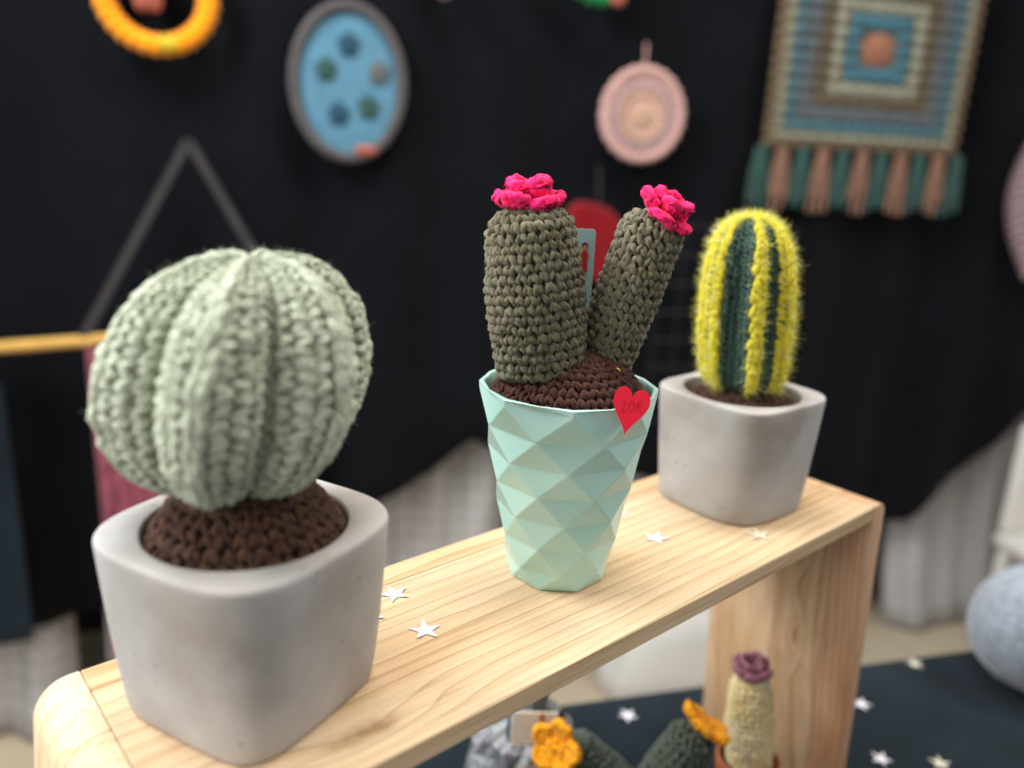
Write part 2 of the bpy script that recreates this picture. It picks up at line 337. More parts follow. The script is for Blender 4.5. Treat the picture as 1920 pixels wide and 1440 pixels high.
M['olive_fuzz'] = plain('olive_fuzz', (0.20, 0.18, 0.13), rough=0.9)
M['pink'] = yarn('hot_pink_yarn', (0.95, 0.006, 0.10), (1.0, 0.02, 0.20), scale=120, sheen=0.1, heather=0.35)
M['pink_fuzz'] = plain('hot_pink_fuzz', (0.92, 0.02, 0.16), rough=0.9)
M['dark_green'] = yarn('dark_green_yarn', (0.012, 0.055, 0.04), (0.03, 0.10, 0.065), scale=130)
M['yellow'] = yarn('yellow_yarn', (0.78, 0.64, 0.015), (0.90, 0.78, 0.04), scale=130)
M['yellow_fuzz'] = plain('yellow_eyelash', (0.92, 0.83, 0.06), rough=0.45, spec=0.5, var=0.15, scale=300)
M['clear_fuzz'] = plain('pale_eyelash', (0.98, 0.96, 0.72), rough=0.2, spec=0.6, var=0.1)

# ------------------------------------------------------------------ ground, floor tiles, back wall
FLOOR = -1.18
M['grout'] = plain('grout', (0.25, 0.21, 0.16), rough=0.9)
M['tile'] = plain('beige_tile', (0.50, 0.42, 0.30), rough=0.35, var=0.05, scale=4, spec=0.4)
V, F = box((-3, -3, FLOOR - 0.05), (6, 6, FLOOR - 0.006))
fl = mesh_obj('floor', V, F, M['grout'], smooth=False); fl['kind'] = 'structure'
ta = np.array([-0.0328, -0.0815, 0]); ta /= np.linalg.norm(ta); tb = np.array([-ta[1], ta[0], 0]); t0 = np.array([1.624, 1.290, 0])
ts = 0.45; tile_me = None
for i in range(-4, 5):
    for j in range(-6, 8):
        c = t0 + ta * (i + 0.5) * ts + tb * (j + 0.5) * ts
        if tile_me is None:
            hw = ts / 2 - 0.003
            V = []
            for z, q in ((-0.006, hw), (-0.001, hw), (0, hw - 0.001)):
                V += [tuple(ta * x * q + tb * y * q + np.array([0, 0, z])) for x, y in ((-1, -1), (1, -1), (1, 1), (-1, 1))]
            F = [(8, 9, 10, 11)] + [(r * 4 + k, r * 4 + (k + 1) % 4, r * 4 + 4 + (k + 1) % 4, r * 4 + 4 + k) for r in (0, 1) for k in range(4)]
            o = mesh_obj('floor_tile', np.array(V), F, M['tile'], parent=fl, smooth=False); tile_me = o.data
        else: o = mesh_obj('floor_tile', None, None, None, parent=fl, data=tile_me)
        o.location = (c[0], c[1], FLOOR)
def bgp(e, z, off=0.0): return P0 + EE * e + EN * off + np.array([0, 0, z])
M['back_wall'] = plain('dark_wall', (0.05, 0.045, 0.04), rough=0.9)
w0 = [bgp(-2.6, FLOOR, 0.45), bgp(4.6, FLOOR, 0.45), bgp(4.6, FLOOR, 0.5), bgp(-2.6, FLOOR, 0.5)]
V = w0 + [p + np.array([0, 0, 2.8]) for p in w0]
wl = mesh_obj('wall', V, [(0, 3, 2, 1), (4, 5, 6, 7), (0, 1, 5, 4), (1, 2, 6, 5), (2, 3, 7, 6), (3, 0, 4, 7)], M['back_wall'], smooth=False); wl['kind'] = 'structure'

def cloth(name, e0, e1, ztop, zbot_fn, off, amp, mat, folds, label, cat, ne=160, nz=30, thick=0.003, seed=0, group=None, flare=0.6, kick=0.0):
    r = np.random.default_rng(seed)
    e = np.linspace(e0, e1, ne); k = np.array(folds, float); ph = r.uniform(0, 2 * PI, len(k)); a = r.uniform(0.5, 1, len(k)) / np.sqrt(len(k))
    zb = np.array([zbot_fn(x) for x in e])
    V = []
    for j in range(nz):
        t = j / (nz - 1); z = ztop + (zb - ztop) * t
        d = sum(ai * np.sin(2 * PI * ki * (e + 0.04 * np.sin(3 * t + p)) + p) for ai, ki, p in zip(a, k, ph)) * amp * (1 - flare + flare * (0.3 + 0.7 * t)) - kick * t ** 6
        V.append(P0[None] + EE[None] * e[:, None] + EN[None] * (off + d)[:, None] + np.stack([0 * z, 0 * z, z], 1))
    V = np.concatenate(V); i = np.arange(nz * ne).reshape(nz, ne)
    F = np.stack([i[:-1, :-1], i[1:, :-1], i[1:, 1:], i[:-1, 1:]], -1).reshape(-1, 4)
    loc = bgp((e0 + e1) / 2, zb.min(), off)
    o = mesh_obj(name, V, F, mat, loc=loc)
    s = o.modifiers.new('thickness', 'SOLIDIFY'); s.thickness = thick
    return tag(o, label, cat, group)
def fabric(name, col, var=0.2, scale=6, weave=900, bump=0.3, check=None, sheen=0.15):
    mt, nt, b = new_mat(name); L = nt.links.new
    tc = N_(nt, 'ShaderNodeTexCoord'); no = N_(nt, 'ShaderNodeTexNoise', Scale=scale, Detail=4.0); L(tc.outputs['Object'], no.inputs['Vector'])
    r = ramp(nt, [(0.3, tuple(c * (1 - var) for c in col)), (0.7, tuple(min(1, c * (1 + var)) for c in col))]); L(no.outputs['Fac'], r.inputs[0])
    col_out = r.outputs[0]
    if check:
        sp = N_(nt, 'ShaderNodeSeparateXYZ'); L(tc.outputs['Object'], sp.inputs[0])
        ea = mathn(nt, 'ADD', mathn(nt, 'MULTIPLY', sp.outputs['X'], float(EE[0])), mathn(nt, 'MULTIPLY', sp.outputs['Y'], float(EE[1])))
        g1 = mathn(nt, 'LESS_THAN', mathn(nt, 'FRACT', mathn(nt, 'DIVIDE', ea, check)), 0.28); g2 = mathn(nt, 'LESS_THAN', mathn(nt, 'FRACT', mathn(nt, 'DIVIDE', sp.outputs['Z'], check)), 0.28)
        mg = N_(nt, 'ShaderNodeMix', data_type='RGBA', blend_type='MULTIPLY'); L(mathn(nt, 'MULTIPLY', mathn(nt, 'MAXIMUM', g1, g2), 0.36), mg.inputs[0]); L(col_out, mg.inputs[6]); mg.inputs[7].default_value = (0.45, 0.43, 0.43, 1); col_out = mg.outputs[2]
    L(col_out, b.inputs['Base Color']); b.inputs['Roughness'].default_value = 0.95; b.inputs['Specular IOR Level'].default_value = 0.1
    b.inputs['Sheen Weight'].default_value = sheen
    n2 = N_(nt, 'ShaderNodeTexNoise', Scale=weave, Detail=2.0); L(tc.outputs['Object'], n2.inputs['Vector'])
    bp = N_(nt, 'ShaderNodeBump', Strength=bump, Distance=0.0008); L(n2.outputs['Fac'], bp.inputs['Height']); L(bp.outputs[0], b.inputs['Normal'])
    return mt
M['black_cloth'] = fabric('black_cloth', (0.0038, 0.0043, 0.0060), sheen=0.03)
M['slate_cloth'] = fabric('slate_cloth', (0.010, 0.016, 0.022), sheen=0.03)
M['grey_cloth'] = fabric('pale_grey_cloth', (0.44, 0.42, 0.415), var=0.10, check=0.045)
M['white_cloth'] = fabric('white_cloth', (0.68, 0.66, 0.62), var=0.06)
hem_e = [-2.4, -1.3, -1.1, -0.97, -0.80, -0.343, -0.19, -0.10, -0.03, 0.25, 0.416, 0.9, 1.16, 1.275, 1.45, 1.633, 2.0, 4.2]
hem_z = [-0.85, -0.853, -0.875, -0.857, -0.80, -0.60, -0.53, -0.45, -0.50, -0.56, -0.60, -0.74, -0.80, -0.785, -0.64, -0.46, -0.35, -0.3]
cloth('black_curtain', -2.4, 4.2, 1.5, lambda x: float(np.interp(x, hem_e, hem_z)), 0.0, 0.040, M['black_cloth'], (0.9, 1.9, 3.7), 'long black cloth curtain hung behind the whole stall with raised hem', 'curtain', ne=520, nz=40, seed=3)
cloth('slate_drape', -1.75, -1.10, -0.26, lambda x: float(np.interp(x, [-1.75, -1.15, -1.085], [-0.87, -0.86, -0.84])), -0.09, 0.02, M['slate_cloth'], (2.0, 5.0), 'dark slate blue cloth hanging in front of the black curtain', 'drape', ne=80, seed=5)
for k, (a, b_, of, lab) in enumerate(((-2.1, -1.06, 0.07, 'pale grey drape below the curtain beside the slate blue cloth'), (-0.99, -0.62, 0.07, 'narrow pale grey drape behind the burgundy hanging'), (-0.50, 0.02, 0.09, 'pale grey drape seen between the big sage cactus and mint pot'), (0.30, 1.19, 0.09, 'pale grey drape reaching the tiles behind the wooden bench'), (1.30, 4.0, 0.10, 'wide pale grey drape under the highest lifted curtain hem'))):
    cloth('grey_drape', a, b_, 0.3, lambda x: FLOOR + 0.01, of, 0.035, M['grey_cloth'], (2.0, 4.1, 7.0), lab, 'drape', ne=90, nz=24, seed=11 + k, kick=0.10 if k > 2 else 0.06, group='pale grey drapes under the curtain')

# ------------------------------------------------------------------ things hung on the curtain (all stand clear of its folds)
HO = -0.065
def disc_pts(ce, cz, rx, rz, n, off, wob=0.0, k=0, ph=0):
    a = np.arange(n) * 2 * PI / n; r = 1 + wob * np.sin(k * a + ph)
    return np.stack([bgp(ce + rx * q * math.cos(x), cz + rz * q * math.sin(x), off) for x, q in zip(a, r)])
def ell_torus(ce, cz, rx, rz, rt, off, n=72, sides=10, wrap=0, wamp=0.0):
    a = np.arange(n) * 2 * PI / n; rings = []
    for x in a:
        c = bgp(ce + rx * math.cos(x), cz + rz * math.sin(x), off); rad = EE * math.cos(x) + np.array([0, 0, 1.0]) * math.sin(x)
        q = rt * (1 + wamp * math.sin(wrap * x))
        rings.append([c + rad * q * math.cos(y) - EN * q * math.sin(y) for y in np.arange(sides) * 2 * PI / sides])
    rings.append(rings[0]); return loft(rings)
def dome_disc(ce, cz, rx, rz, off, h, n=48, rings=7, wob=0.0, k=0):
    R = [disc_pts(ce, cz, rx, rz, n, off, wob, k), ]
    for j in range(1, rings): t = j / (rings - 1) * 0.98; R.append(disc_pts(ce, cz, rx * math.cos(t * PI / 2), rz * math.cos(t * PI / 2), n, off - h * math.sin(t * PI / 2), wob, k))
    return loft(R, True, True)
def strand(pts, r, sides=8, n=24):
    pts = np.asarray(pts, float); t = np.linspace(0, len(pts) - 1, n)
    P = np.stack([np.interp(t, np.arange(len(pts)), pts[:, k]) for k in range(3)], 1)[None]
    ref = np.broadcast_to(np.array([0.31, 0.23, 0.91]), P.shape)
    return tubes(P, np.full((1, n), r), ref, sides)

def cols(name, c, **k): M[name] = plain(name, c, rough=0.9, spec=0.1, sheen=0.2, bump=0.5, bscale=260, **k)
cols('orange_wool', (0.95, 0.31, 0.005)); cols('grey_wool', (0.085, 0.076, 0.073)); cols('sky_wool', (0.085, 0.205, 0.29), var=0.1); cols('navy_wool', (0.02, 0.06, 0.10)); cols('forest_wool', (0.03, 0.075, 0.065))
cols('taupe_wool', (0.09, 0.10, 0.10)); cols('rust_wool', (0.36, 0.10, 0.07)); cols('blush_wool', (0.58, 0.35, 0.31)); cols('peach_wool', (0.46, 0.29, 0.20)); cols('red_wool', (0.20, 0.002, 0.007)); cols('burgundy_wool', (0.26, 0.06, 0.09), scale=40, var=0.3)
cols('green_wool', (0.01, 0.24, 0.06)); cols('mauve_wool', (0.38, 0.26, 0.27)); cols('cord_grey', (0.042, 0.038, 0.039)); cols('brass_wood', (0.62, 0.36, 0.09))

t = empty('crochet_wreath', bgp(-0.76, 0.38, HO), 'bright orange crochet ring wreath hung high on the black curtain', 'wreath')
V, F = ell_torus(-0.76, 0.499, 0.094, 0.090, 0.020, HO, n=240, wrap=30, wamp=0.10); mesh_obj('ring', V, F, M['orange_wool'], t)
V, F = dome_disc(-0.775, 0.515, 0.032, 0.05, HO, 0.02, wob=0.1, k=5); mesh_obj('centre_rosette', V, F, M['rust_wool'], t)
V, F, U = strand([bgp(-0.775, 0.56, HO), bgp(-0.77, 0.60, HO)], 0.002); mesh_obj('thread', V, F, M['cord_grey'], t)
V, F = dome_disc(-0.742, 0.412, 0.022, 0.016, HO - 0.014, 0.012); mesh_obj('leaf', V, F, plain('ochre_wool', (0.55, 0.38, 0.02)), t)

t = empty('oval_hoop', bgp(-0.40, 0.20, HO), 'oval blue crochet mat with grey border and dark spots on curtain', 'wall hanging')
V, F = dome_disc(-0.40, 0.363, 0.108, 0.146, HO + 0.006, 0.004, n=72); mesh_obj('backing', V, F, M['sky_wool'], t)
V, F = ell_torus(-0.40, 0.363, 0.110, 0.148, 0.0105, HO, n=200, wrap=42, wamp=0.08); mesh_obj('border', V, F, M['grey_wool'], t)
for e_, z_, mm in ((-0.40, 0.438, 'navy_wool'), (-0.445, 0.388, 'forest_wool'), (-0.338, 0.388, 'taupe_wool'), (-0.421, 0.303, 'navy_wool'), (-0.360, 0.319, 'forest_wool')):
    V, F = dome_disc(e_, z_, 0.021, 0.023, HO - 0.0005, 0.005, wob=0.12, k=5); mesh_obj('spot', V, F, M[mm], t)
V, F = dome_disc(-0.366, 0.232, 0.024, 0.011, HO - 0.011, 0.006); mesh_obj('tag', V, F, M['rust_wool'], t)

t = empty('pendulum_hanging', bgp(-0.74, -0.94, HO), 'burgundy woven hanging on a golden rod with a grey ribbon', 'wall hanging')
V, F, U = strand([bgp(-1.35, -0.205, HO), bgp(-0.50, -0.145, HO)], 0.012, 12); mesh_obj('rod', V, F, M['brass_wood'], t)
for q in (-0.945, -0.505):
    a = bgp(-0.718, 0.235, HO - 0.004); b_ = bgp(q, -0.168, HO - 0.004); d = b_ - a; sd = np.cross(d, EN); sd /= np.linalg.norm(sd)
    V = [a + sd * 0.0085, a - sd * 0.0085, b_ - sd * 0.0085, b_ + sd * 0.0085]; V = np.array(V + [p - EN * 0.004 for p in V])
    mesh_obj('ribbon', V, [(0, 1, 2, 3), (7, 6, 5, 4), (0, 4, 5, 1), (1, 5, 6, 2), (2, 6, 7, 3), (3, 7, 4, 0)], M['cord_grey'], t, smooth=False)
for k in range(14):
    e_ = -0.925 + 0.40 * k / 13
    zt = -0.190 + 0.06 * (e_ + 0.955); ln = -0.93 + 0.02 * math.sin(k * 2.1)
    V, F, U = strand([bgp(e_, zt, HO), bgp(e_ + 0.004 * math.sin(k), -0.55, HO - 0.004), bgp(e_ - 0.006, ln, HO)], 0.018, 8, 40); mesh_obj('woven_strip', V, F, M['burgundy_wool'], t)

t = empty('doily', bgp(0.285, 0.235, HO), 'round blush pink crochet doily hung alone on black curtain', 'wall hanging')
V, F = dome_disc(0.258, 0.338, 0.100, 0.102, HO + 0.004, 0.010, n=96, wob=0.03, k=16); mesh_obj('disc', V, F, M['blush_wool'], t)
V, F = dome_disc(0.258, 0.332, 0.030, 0.031, HO - 0.004, 0.007, wob=0.08, k=8); mesh_obj('centre', V, F, M['peach_wool'], t)
for q_, mm in ((0.048, 'peach_wool'), (0.068, 'mauve_wool')):
    V, F = ell_torus(0.258, 0.334, q_, q_ * 1.02, 0.008, HO - 0.003, n=120, wrap=18, wamp=0.25); mesh_obj('crochet_round', V, F, M[mm], t)
V, F = ell_torus(0.258, 0.338, 0.094, 0.096, 0.010, HO - 0.004, n=160, wrap=24, wamp=0.22); mesh_obj('edging', V, F, M['blush_wool'], t)
V, F, U = strand([bgp(0.256, 0.43, HO), bgp(0.254, 0.49, HO)], 0.0025); mesh_obj('loop', V, F, M['blush_wool'], t)

t = empty('granny_square', bgp(0.9, 0.14, HO), 'large granny square hanging with striped green and tan fringe', 'wall hanging')
for nm, c in dict(g0=(0.36, 0.15, 0.09), g1=(0.06, 0.17, 0.22), g2=(0.34, 0.34, 0.25), g3=(0.13, 0.10, 0.06), g4=(0.12, 0.14, 0.16), g5=(0.07, 0.17, 0.21), g6=(0.31, 0.30, 0.21), g7=(0.17, 0.11, 0.06)).items(): cols(nm, tuple(0.82 * x for x in c), var=0.25, scale=60)
gc_e, gc_z, gw, gh = 0.862, 0.520, 0.280, 0.235
V, F = box((-gw, -0.003, -gh), (gw, 0.003, gh)); V = np.array([bgp(gc_e + x, gc_z + z, HO + 0.01 + y) for x, y, z in V]); mesh_obj('backing', V, F, M['g3'], t, smooth=False)
bump_dirs = np.array([[math.cos(a) * math.cos(b), math.sin(a) * math.cos(b), math.sin(b)] for b in (-0.5, 0.5) for a in np.arange(6) * PI / 3] + [[0, 0, 1], [0, 0, -1]])
def cluster(cx, cz, rx, rz, h):
    a = np.arange(8) * PI / 4; R = []
    for t_ in (0, 0.55, 0.9): R.append(np.stack([bgp(cx + rx * math.cos(x) * math.cos(t_ * PI / 2), cz + rz * math.sin(x) * math.cos(t_ * PI / 2), HO + 0.008 - h * math.sin(t_ * PI / 2)) for x in a]))
    return loft(R, False, True)
lv = [0.0, 0.17, 0.34, 0.46, 0.58, 0.72, 0.84, 0.93, 1.0]
for q in range(8):
    Vs, Fs, k0 = [], [], 0; f = (lv[q] + lv[q + 1]) / 2; th = (lv[q + 1] - lv[q]) * 0.62
    spots = []
    if q == 0: spots = [(0, 0, 0.05, 0.042)]
    else:
        nx = max(4, int(round(2 * f * gw / 0.03))); nz = max(4, int(round(2 * f * gh / 0.03)))
        for i in range(nx + 1):
            x = -f * gw + 2 * f * gw * i / nx
            for sgn in (-1, 1): spots.append((x, sgn * f * gh, 0.015, th * gh))
        for i in range(1, nz):
            z = -f * gh + 2 * f * gh * i / nz
            for sgn in (-1, 1): spots.append((sgn * f * gw, z, th * gw, 0.015))
    for x, z, rx, rz in spots:
        V, F = cluster(gc_e + x, gc_z + z, rx, rz, 0.014); Vs.append(V); Fs += [tuple(i + k0 for i in f_) for f_ in F]; k0 += len(V)
    mesh_obj('crochet_round', np.concatenate(Vs), Fs, M['g%d' % q], t)
for k in range(11):
    e_ = 0.572 + 0.60 * k / 10
    ms = []
    for j in range(5):
        w = (j - 2) * 0.0095; x = gc_e + (e_ - 0.872) * 0.95; lz = 0.152 + 0.020 * math.sin(k * 1.7 + j * 2.9)
        ms.append(strand([bgp(x + w * 0.5, gc_z - gh, HO), bgp(x + w, 0.215, HO - 0.004 * (j % 2)), bgp(x + w * 1.15 + 0.004 * math.sin(k + 3 * j), lz, HO)], 0.0062, 6, 14))
    V, F, U = joinm(ms)
    mesh_obj('fringe_tassel', V, F, M['forest_wool'] if k % 2 == 0 else plain('tan_wool', (0.22, 0.12, 0.08), rough=0.9), t)

t = empty('red_pouch', bgp(0.17, -0.10, HO), 'deep red crochet pouch hung behind the two-stemmed cactus', 'pouch')
poly = [(0.078 * np.sign(math.cos(x)) * abs(math.cos(x)) ** 0.75, 0.045 + 0.088 * np.sign(math.sin(x)) * abs(math.sin(x)) ** 0.75 - 0.03 * math.cos(x)) for x in np.arange(48) * 2 * PI / 48]
V, F = prism(poly, bgp(0.17, 0, HO + 0.02), EE, np.array([0, 0, 1.]), -EN, 0.035); bevel(mesh_obj('body', V, F, M['red_wool'], t, smooth=False), 0.012, 3)
V, F, U = strand([bgp(0.17, 0.14, HO), bgp(0.172, 0.22, HO + 0.02)], 0.002); mesh_obj('cord', V, F, M['cord_grey'], t)

t = empty('green_wreath', bgp(0.135, 0.555, HO), 'green yarn wreath whose lower edge dips into view with orange bead', 'wreath')
V, F = ell_torus(0.135, 0.655, 0.075, 0.080, 0.020, HO, n=160, wrap=20, wamp=0.15); mesh_obj('ring', V, F, M['green_wool'], t)
V, F = dome_disc(0.172, 0.572, 0.018, 0.018, HO - 0.015, 0.015); mesh_obj('bead', V, F, M['rust_wool'], t)
t = empty('pom_hanging', bgp(-0.205, 0.54, HO), 'small dusty pink woollen tassel above the oval blue mat', 'tassel')
V, F = dome_disc(-0.205, 0.575, 0.030, 0.035, HO, 0.025, wob=0.06, k=7); mesh_obj('head', V, F, M['mauve_wool'], t)
V, F, U = strand([bgp(-0.205, 0.60, HO), bgp(-0.205, 0.70, HO)], 0.003); mesh_obj('cord', V, F, M['mauve_wool'], t)
t = empty('feather_hanging', bgp(1.47, -0.03, HO), 'pale pink fringed macrame hanging beside the granny square', 'wall hanging')
V, F, U = strand([bgp(1.418, 0.42, HO), bgp(1.448, -0.03, HO)], 0.006); mesh_obj('spine', V, F, M['mauve_wool'], t)
for k in range(16):
    z_ = 0.39 - 0.025 * k; wdt = 0.105 * math.sin(PI * (0.15 + 0.8 * k / 15)) + 0.01
    for sg in (-1, 1):
        V, F, U = strand([bgp(1.438 + 0.002 * k, z_, HO), bgp(1.438 + 0.002 * k + sg * wdt, z_ - 0.035, HO)], 0.013, 6, 4); mesh_obj('fringe', V, F, M['mauve_wool'], t)
M['black_wire'] = plain('black_wire', (0.012, 0.012, 0.013), rough=0.4, spec=0.4)
t = empty('wire_grid', bgp(0.52, -0.5, HO), 'black wire display grid hung on curtain behind the yellow cactus', 'grid')
for k in range(7):
    V, F, U = strand([bgp(0.34 + 0.06 * k, -0.42, HO), bgp(0.34 + 0.06 * k, 0.09, HO)], 0.003, 6, 4); mesh_obj('wire', V, F, M['black_wire'], t)
for k in range(8):
    V, F, U = strand([bgp(0.33, -0.40 + 0.07 * k, HO - 0.004), bgp(0.71, -0.40 + 0.07 * k, HO - 0.004)], 0.003, 6, 4); mesh_obj('wire', V, F, M['black_wire'], t)

# white chair beyond the table, at the foot of the curtain
M['white_plastic'] = plain('white_plastic', (0.78, 0.75, 0.70), rough=0.4, var=0.03)
wc = bgp(1.70, FLOOR, -0.32); t = empty('white_chair', wc, 'white plastic chair beyond the table beside the grey wool ball', 'chair')
def cbox(lo, hi):
    V, F = box(lo, hi); return np.array([wc + EE * x + EN * y + np.array([0, 0, z]) for x, y, z in V]), F
V, F = cbox((-0.22, -0.22, 0.36), (0.22, 0.20, 0.40)); bevel(mesh_obj('seat', V, F, M['white_plastic'], t), 0.015, 3)
V, F = cbox((-0.21, 0.17, 0.402), (0.21, 0.20, 0.74)); bevel(mesh_obj('backrest', V, F, M['white_plastic'], t), 0.012, 3)
for sx in (-0.20, 0.17):
    for sy in (-0.20, 0.16):
        V, F = cbox((sx, sy, 0), (sx + 0.03, sy + 0.03, 0.36)); bevel(mesh_obj('leg', V, F, M['white_plastic'], t), 0.006, 2)
# cream bag on the tiles behind the bench
bc = bgp(0.47, FLOOR, -0.11)
a = np.arange(40) * 2 * PI / 40; R = []
for z, rx, ry in ((0, 0.18, 0.07), (0.012, 0.20, 0.085), (0.08, 0.20, 0.08), (0.18, 0.15, 0.07), (0.26, 0.135, 0.05), (0.262, 0.12, 0.04), (0.2, 0.12, 0.04)):
    R.append([bc + EE * rx * (1 + 0.05 * math.sin(5 * x + 9 * z)) * np.sign(math.cos(x)) * abs(math.cos(x)) ** 0.6 + EN * ry * np.sign(math.sin(x)) * abs(math.sin(x)) ** 0.7 + np.array([0, 0, z]) for x in a])
t = empty('cloth_bag', bc, 'off-white cloth bag standing on beige tiles behind the bench', 'bag')
V, F = loft(R, True, True); mesh_obj('body', V, F, M['white_cloth'], t)
for yy in (-0.043, 0.043):
    V, F, U = strand([bc + EE * -0.06 + EN * yy + np.array([0, 0, 0.25]), bc + EE * -0.04 + EN * yy + np.array([0, 0, 0.33]), bc + EE * 0.04 + EN * yy + np.array([0, 0, 0.33]), bc + EE * 0.06 + EN * yy + np.array([0, 0, 0.25])], 0.008); mesh_obj('handle', V, F, M['white_cloth'], t)

# ------------------------------------------------------------------ table with its dark cloth
TZ = -0.305
M['navy_cloth'] = fabric('dark_tablecloth', (0.0085, 0.0145, 0.0195), var=0.25, scale=14, sheen=0.08)
tA = np.array([0.5258, 0.4986, 0.0]); back = EN; base = tA + EE * 0.25
t = empty('display_table', base - back * 0.5 + np.array([0, 0, FLOOR]), 'table under a dark navy cloth scattered with white paper stars', 'table')
def tpt(x, y, z): return base + EE * x + EN * y + np.array([0, 0, z])
V = []
for z, o_ in ((TZ - 0.25, 0.012), (TZ - 0.10, 0.004), (TZ - 0.005, 0.0), (TZ - 0.0012, -0.0015), (TZ, -0.005)):
    V += [tpt(x, y, z) for x, y in ((-1.0 - o_, -0.95 - o_), (1.0 + o_, -0.95 - o_), (1.0 + o_, o_), (-1.0 - o_, o_))]
F = [(16, 17, 18, 19)] + [(r * 4 + k, r * 4 + (k + 1) % 4, r * 4 + 4 + (k + 1) % 4, r * 4 + 4 + k) for r in range(4) for k in range(4)]
mesh_obj('tablecloth', np.array(V), F, M['navy_cloth'], t, smooth=False)
V, F = box((-0.98, -0.93, TZ - 0.03), (0.98, -0.02, TZ - 0.002)); V = np.array([tpt(*v) for v in V]); M['table_steel'] = plain('table_steel', (0.3, 0.3, 0.3), rough=0.4, metal=0.8)
mesh_obj('tabletop', V, F, M['table_steel'], t, smooth=False)
for x in (-0.94, 0.90):
    for y in (-0.90, -0.09):
        V, F = box((x, y, FLOOR), (x + 0.04, y + 0.04, TZ - 0.03)); mesh_obj('leg', np.array([tpt(*v) for v in V]), F, M['table_steel'], t, smooth=False)

# ------------------------------------------------------------------ wooden bench
t = empty('wooden_bench', (0.33, 0.312, TZ), 'low pale pine display bench with rounded corners carrying three potted cacti', 'bench')
for nm, y0, y1, mm in (('plank', 0.2425, 0.36335, 'pale_pine'), ('plank', 0.36365, 0.382, 'warm_pine')):
    V, F = box((0.0714, y0, -0.012), (0.5926, y1, 0)); o = mesh_obj(nm, V, F, M[mm], t, smooth=False); bevel(o, 0.0009, 3)
def leg_mesh(x0, x1, sgn, rad, y0, y1):
    """profile in x,z: inner straight, outer top corner rounded; splayed slightly outwards."""
    pr = []
    xi, xo = (x0, x1) if sgn > 0 else (x1, x0)
    pr.append((xi, 0.0))
    for k in range(9):
        a = k / 8 * PI / 2; pr.append((xo - sgn * rad + sgn * rad * math.sin(a), -rad + rad * math.cos(a)))
    zz = [-0.05, -0.12, -0.20, TZ]
    pr += [(xo, z) for z in zz] + [(xi, z) for z in zz[::-1]]
    pr.append((xi, -0.0125))
    P = [(x + sgn * 0.085 * max(0, -z - 0.0125), z) for x, z in pr]
    n = len(P); V = [(x, y0, z) for x, z in P] + [(x, y1, z) for x, z in P]
    F = [tuple(range(n)), tuple(range(n, 2 * n))[::-1]] + [((i + 1) % n, i, n + i, n + (i + 1) % n) for i in range(n)]
    if sgn < 0: F = [f[::-1] for f in F]
    return np.array(V), F
for y0, y1, mm in ((0.2425, 0.2698, 'leg_red'), (0.2701, 0.3148, 'leg_knotty'), (0.3151, 0.382, 'leg_pale')):
    V, F = leg_mesh(0.5930, 0.612, 1, 0.011, y0, y1); bevel(mesh_obj('leg_plank', V, F, M[mm], t, smooth=False), 0.0007, 2, 40)
for y0, y1 in ((0.2425, 0.330), (0.3303, 0.382)):
    V, F = leg_mesh(0.050, 0.0711, -1, 0.017, y0, y1); bevel(mesh_obj('leg_plank', V, F, M['leg_left'], t, smooth=False), 0.0007, 2, 40)

# ------------------------------------------------------------------ concrete pots
def superring(cx, cy, rot, a, n, z, N=160):
    t_ = np.arange(N) * 2 * PI / N; ct, st = np.cos(t_), np.sin(t_); r = a / (abs(ct) ** n + abs(st) ** n) ** (1 / n)
    x, y = r * ct, r * st
    return np.stack([cx + x * math.cos(rot) - y * math.sin(rot), cy + x * math.sin(rot) + y * math.cos(rot), 0 * x + z], 1)
def circ(cx, cy, rot, r, z, N=160):
    t_ = np.arange(N) * 2 * PI / N + rot; return np.stack([cx + r * np.cos(t_), cy + r * np.sin(t_), 0 * t_ + z], 1)
def concrete_pot(cx, cy, rot, a, b, H, n, nb, hr, mat, label):
    R = [superring(cx, cy, rot, b * 0.80, nb, 0.0), superring(cx, cy, rot, b * 0.955, nb, 0.0), superring(cx, cy, rot, b * 0.985, nb, 0.0008), superring(cx, cy, rot, b, nb, 0.003)]
    for k in range(1, 12):
        f = k / 12; g = f ** 0.85
        R.append(superring(cx, cy, rot, b + (a - b) * g, nb + (n - nb) * f, 0.003 + (H - 0.006) * f))
    for f, dz in ((1.0, -0.0028), (0.996, -0.0012), (0.985, -0.0003), (0.965, 0.0)): R.append(superring(cx, cy, rot, a * f, n, H + dz))
    R.append(circ(cx, cy, rot, hr + 0.0016, H - 0.0002)); R.append(circ(cx, cy, rot, hr + 0.0005, H - 0.001)); R.append(circ(cx, cy, rot, hr, H - 0.003))
    R.append(circ(cx, cy, rot, hr - 0.003, H * 0.5)); R.append(circ(cx, cy, rot, hr - 0.006, 0.016))
    V, F = loft(R, True, True)
    o = mesh_obj('concrete_pot', V, F, mat, loc=(cx, cy, 0)); tag(o, label, 'plant pot'); return o
LC = np.array([0.1324, 0.3218]); RC = np.array([0.5131, 0.3207]); MC = np.array([0.3270, 0.3185])
concrete_pot(*LC, 0.36, 0.0538, 0.0452, 0.0856, 3.5, 4.6, 0.0436, M['concrete_a'], 'grey concrete pot holding the big sage green ball cactus')
concrete_pot(*RC, -0.05, 0.0500, 0.0468, 0.0867, 4.3, 3.2, 0.0418, M['concrete_b'], 'grey concrete pot holding the fuzzy yellow striped cactus')

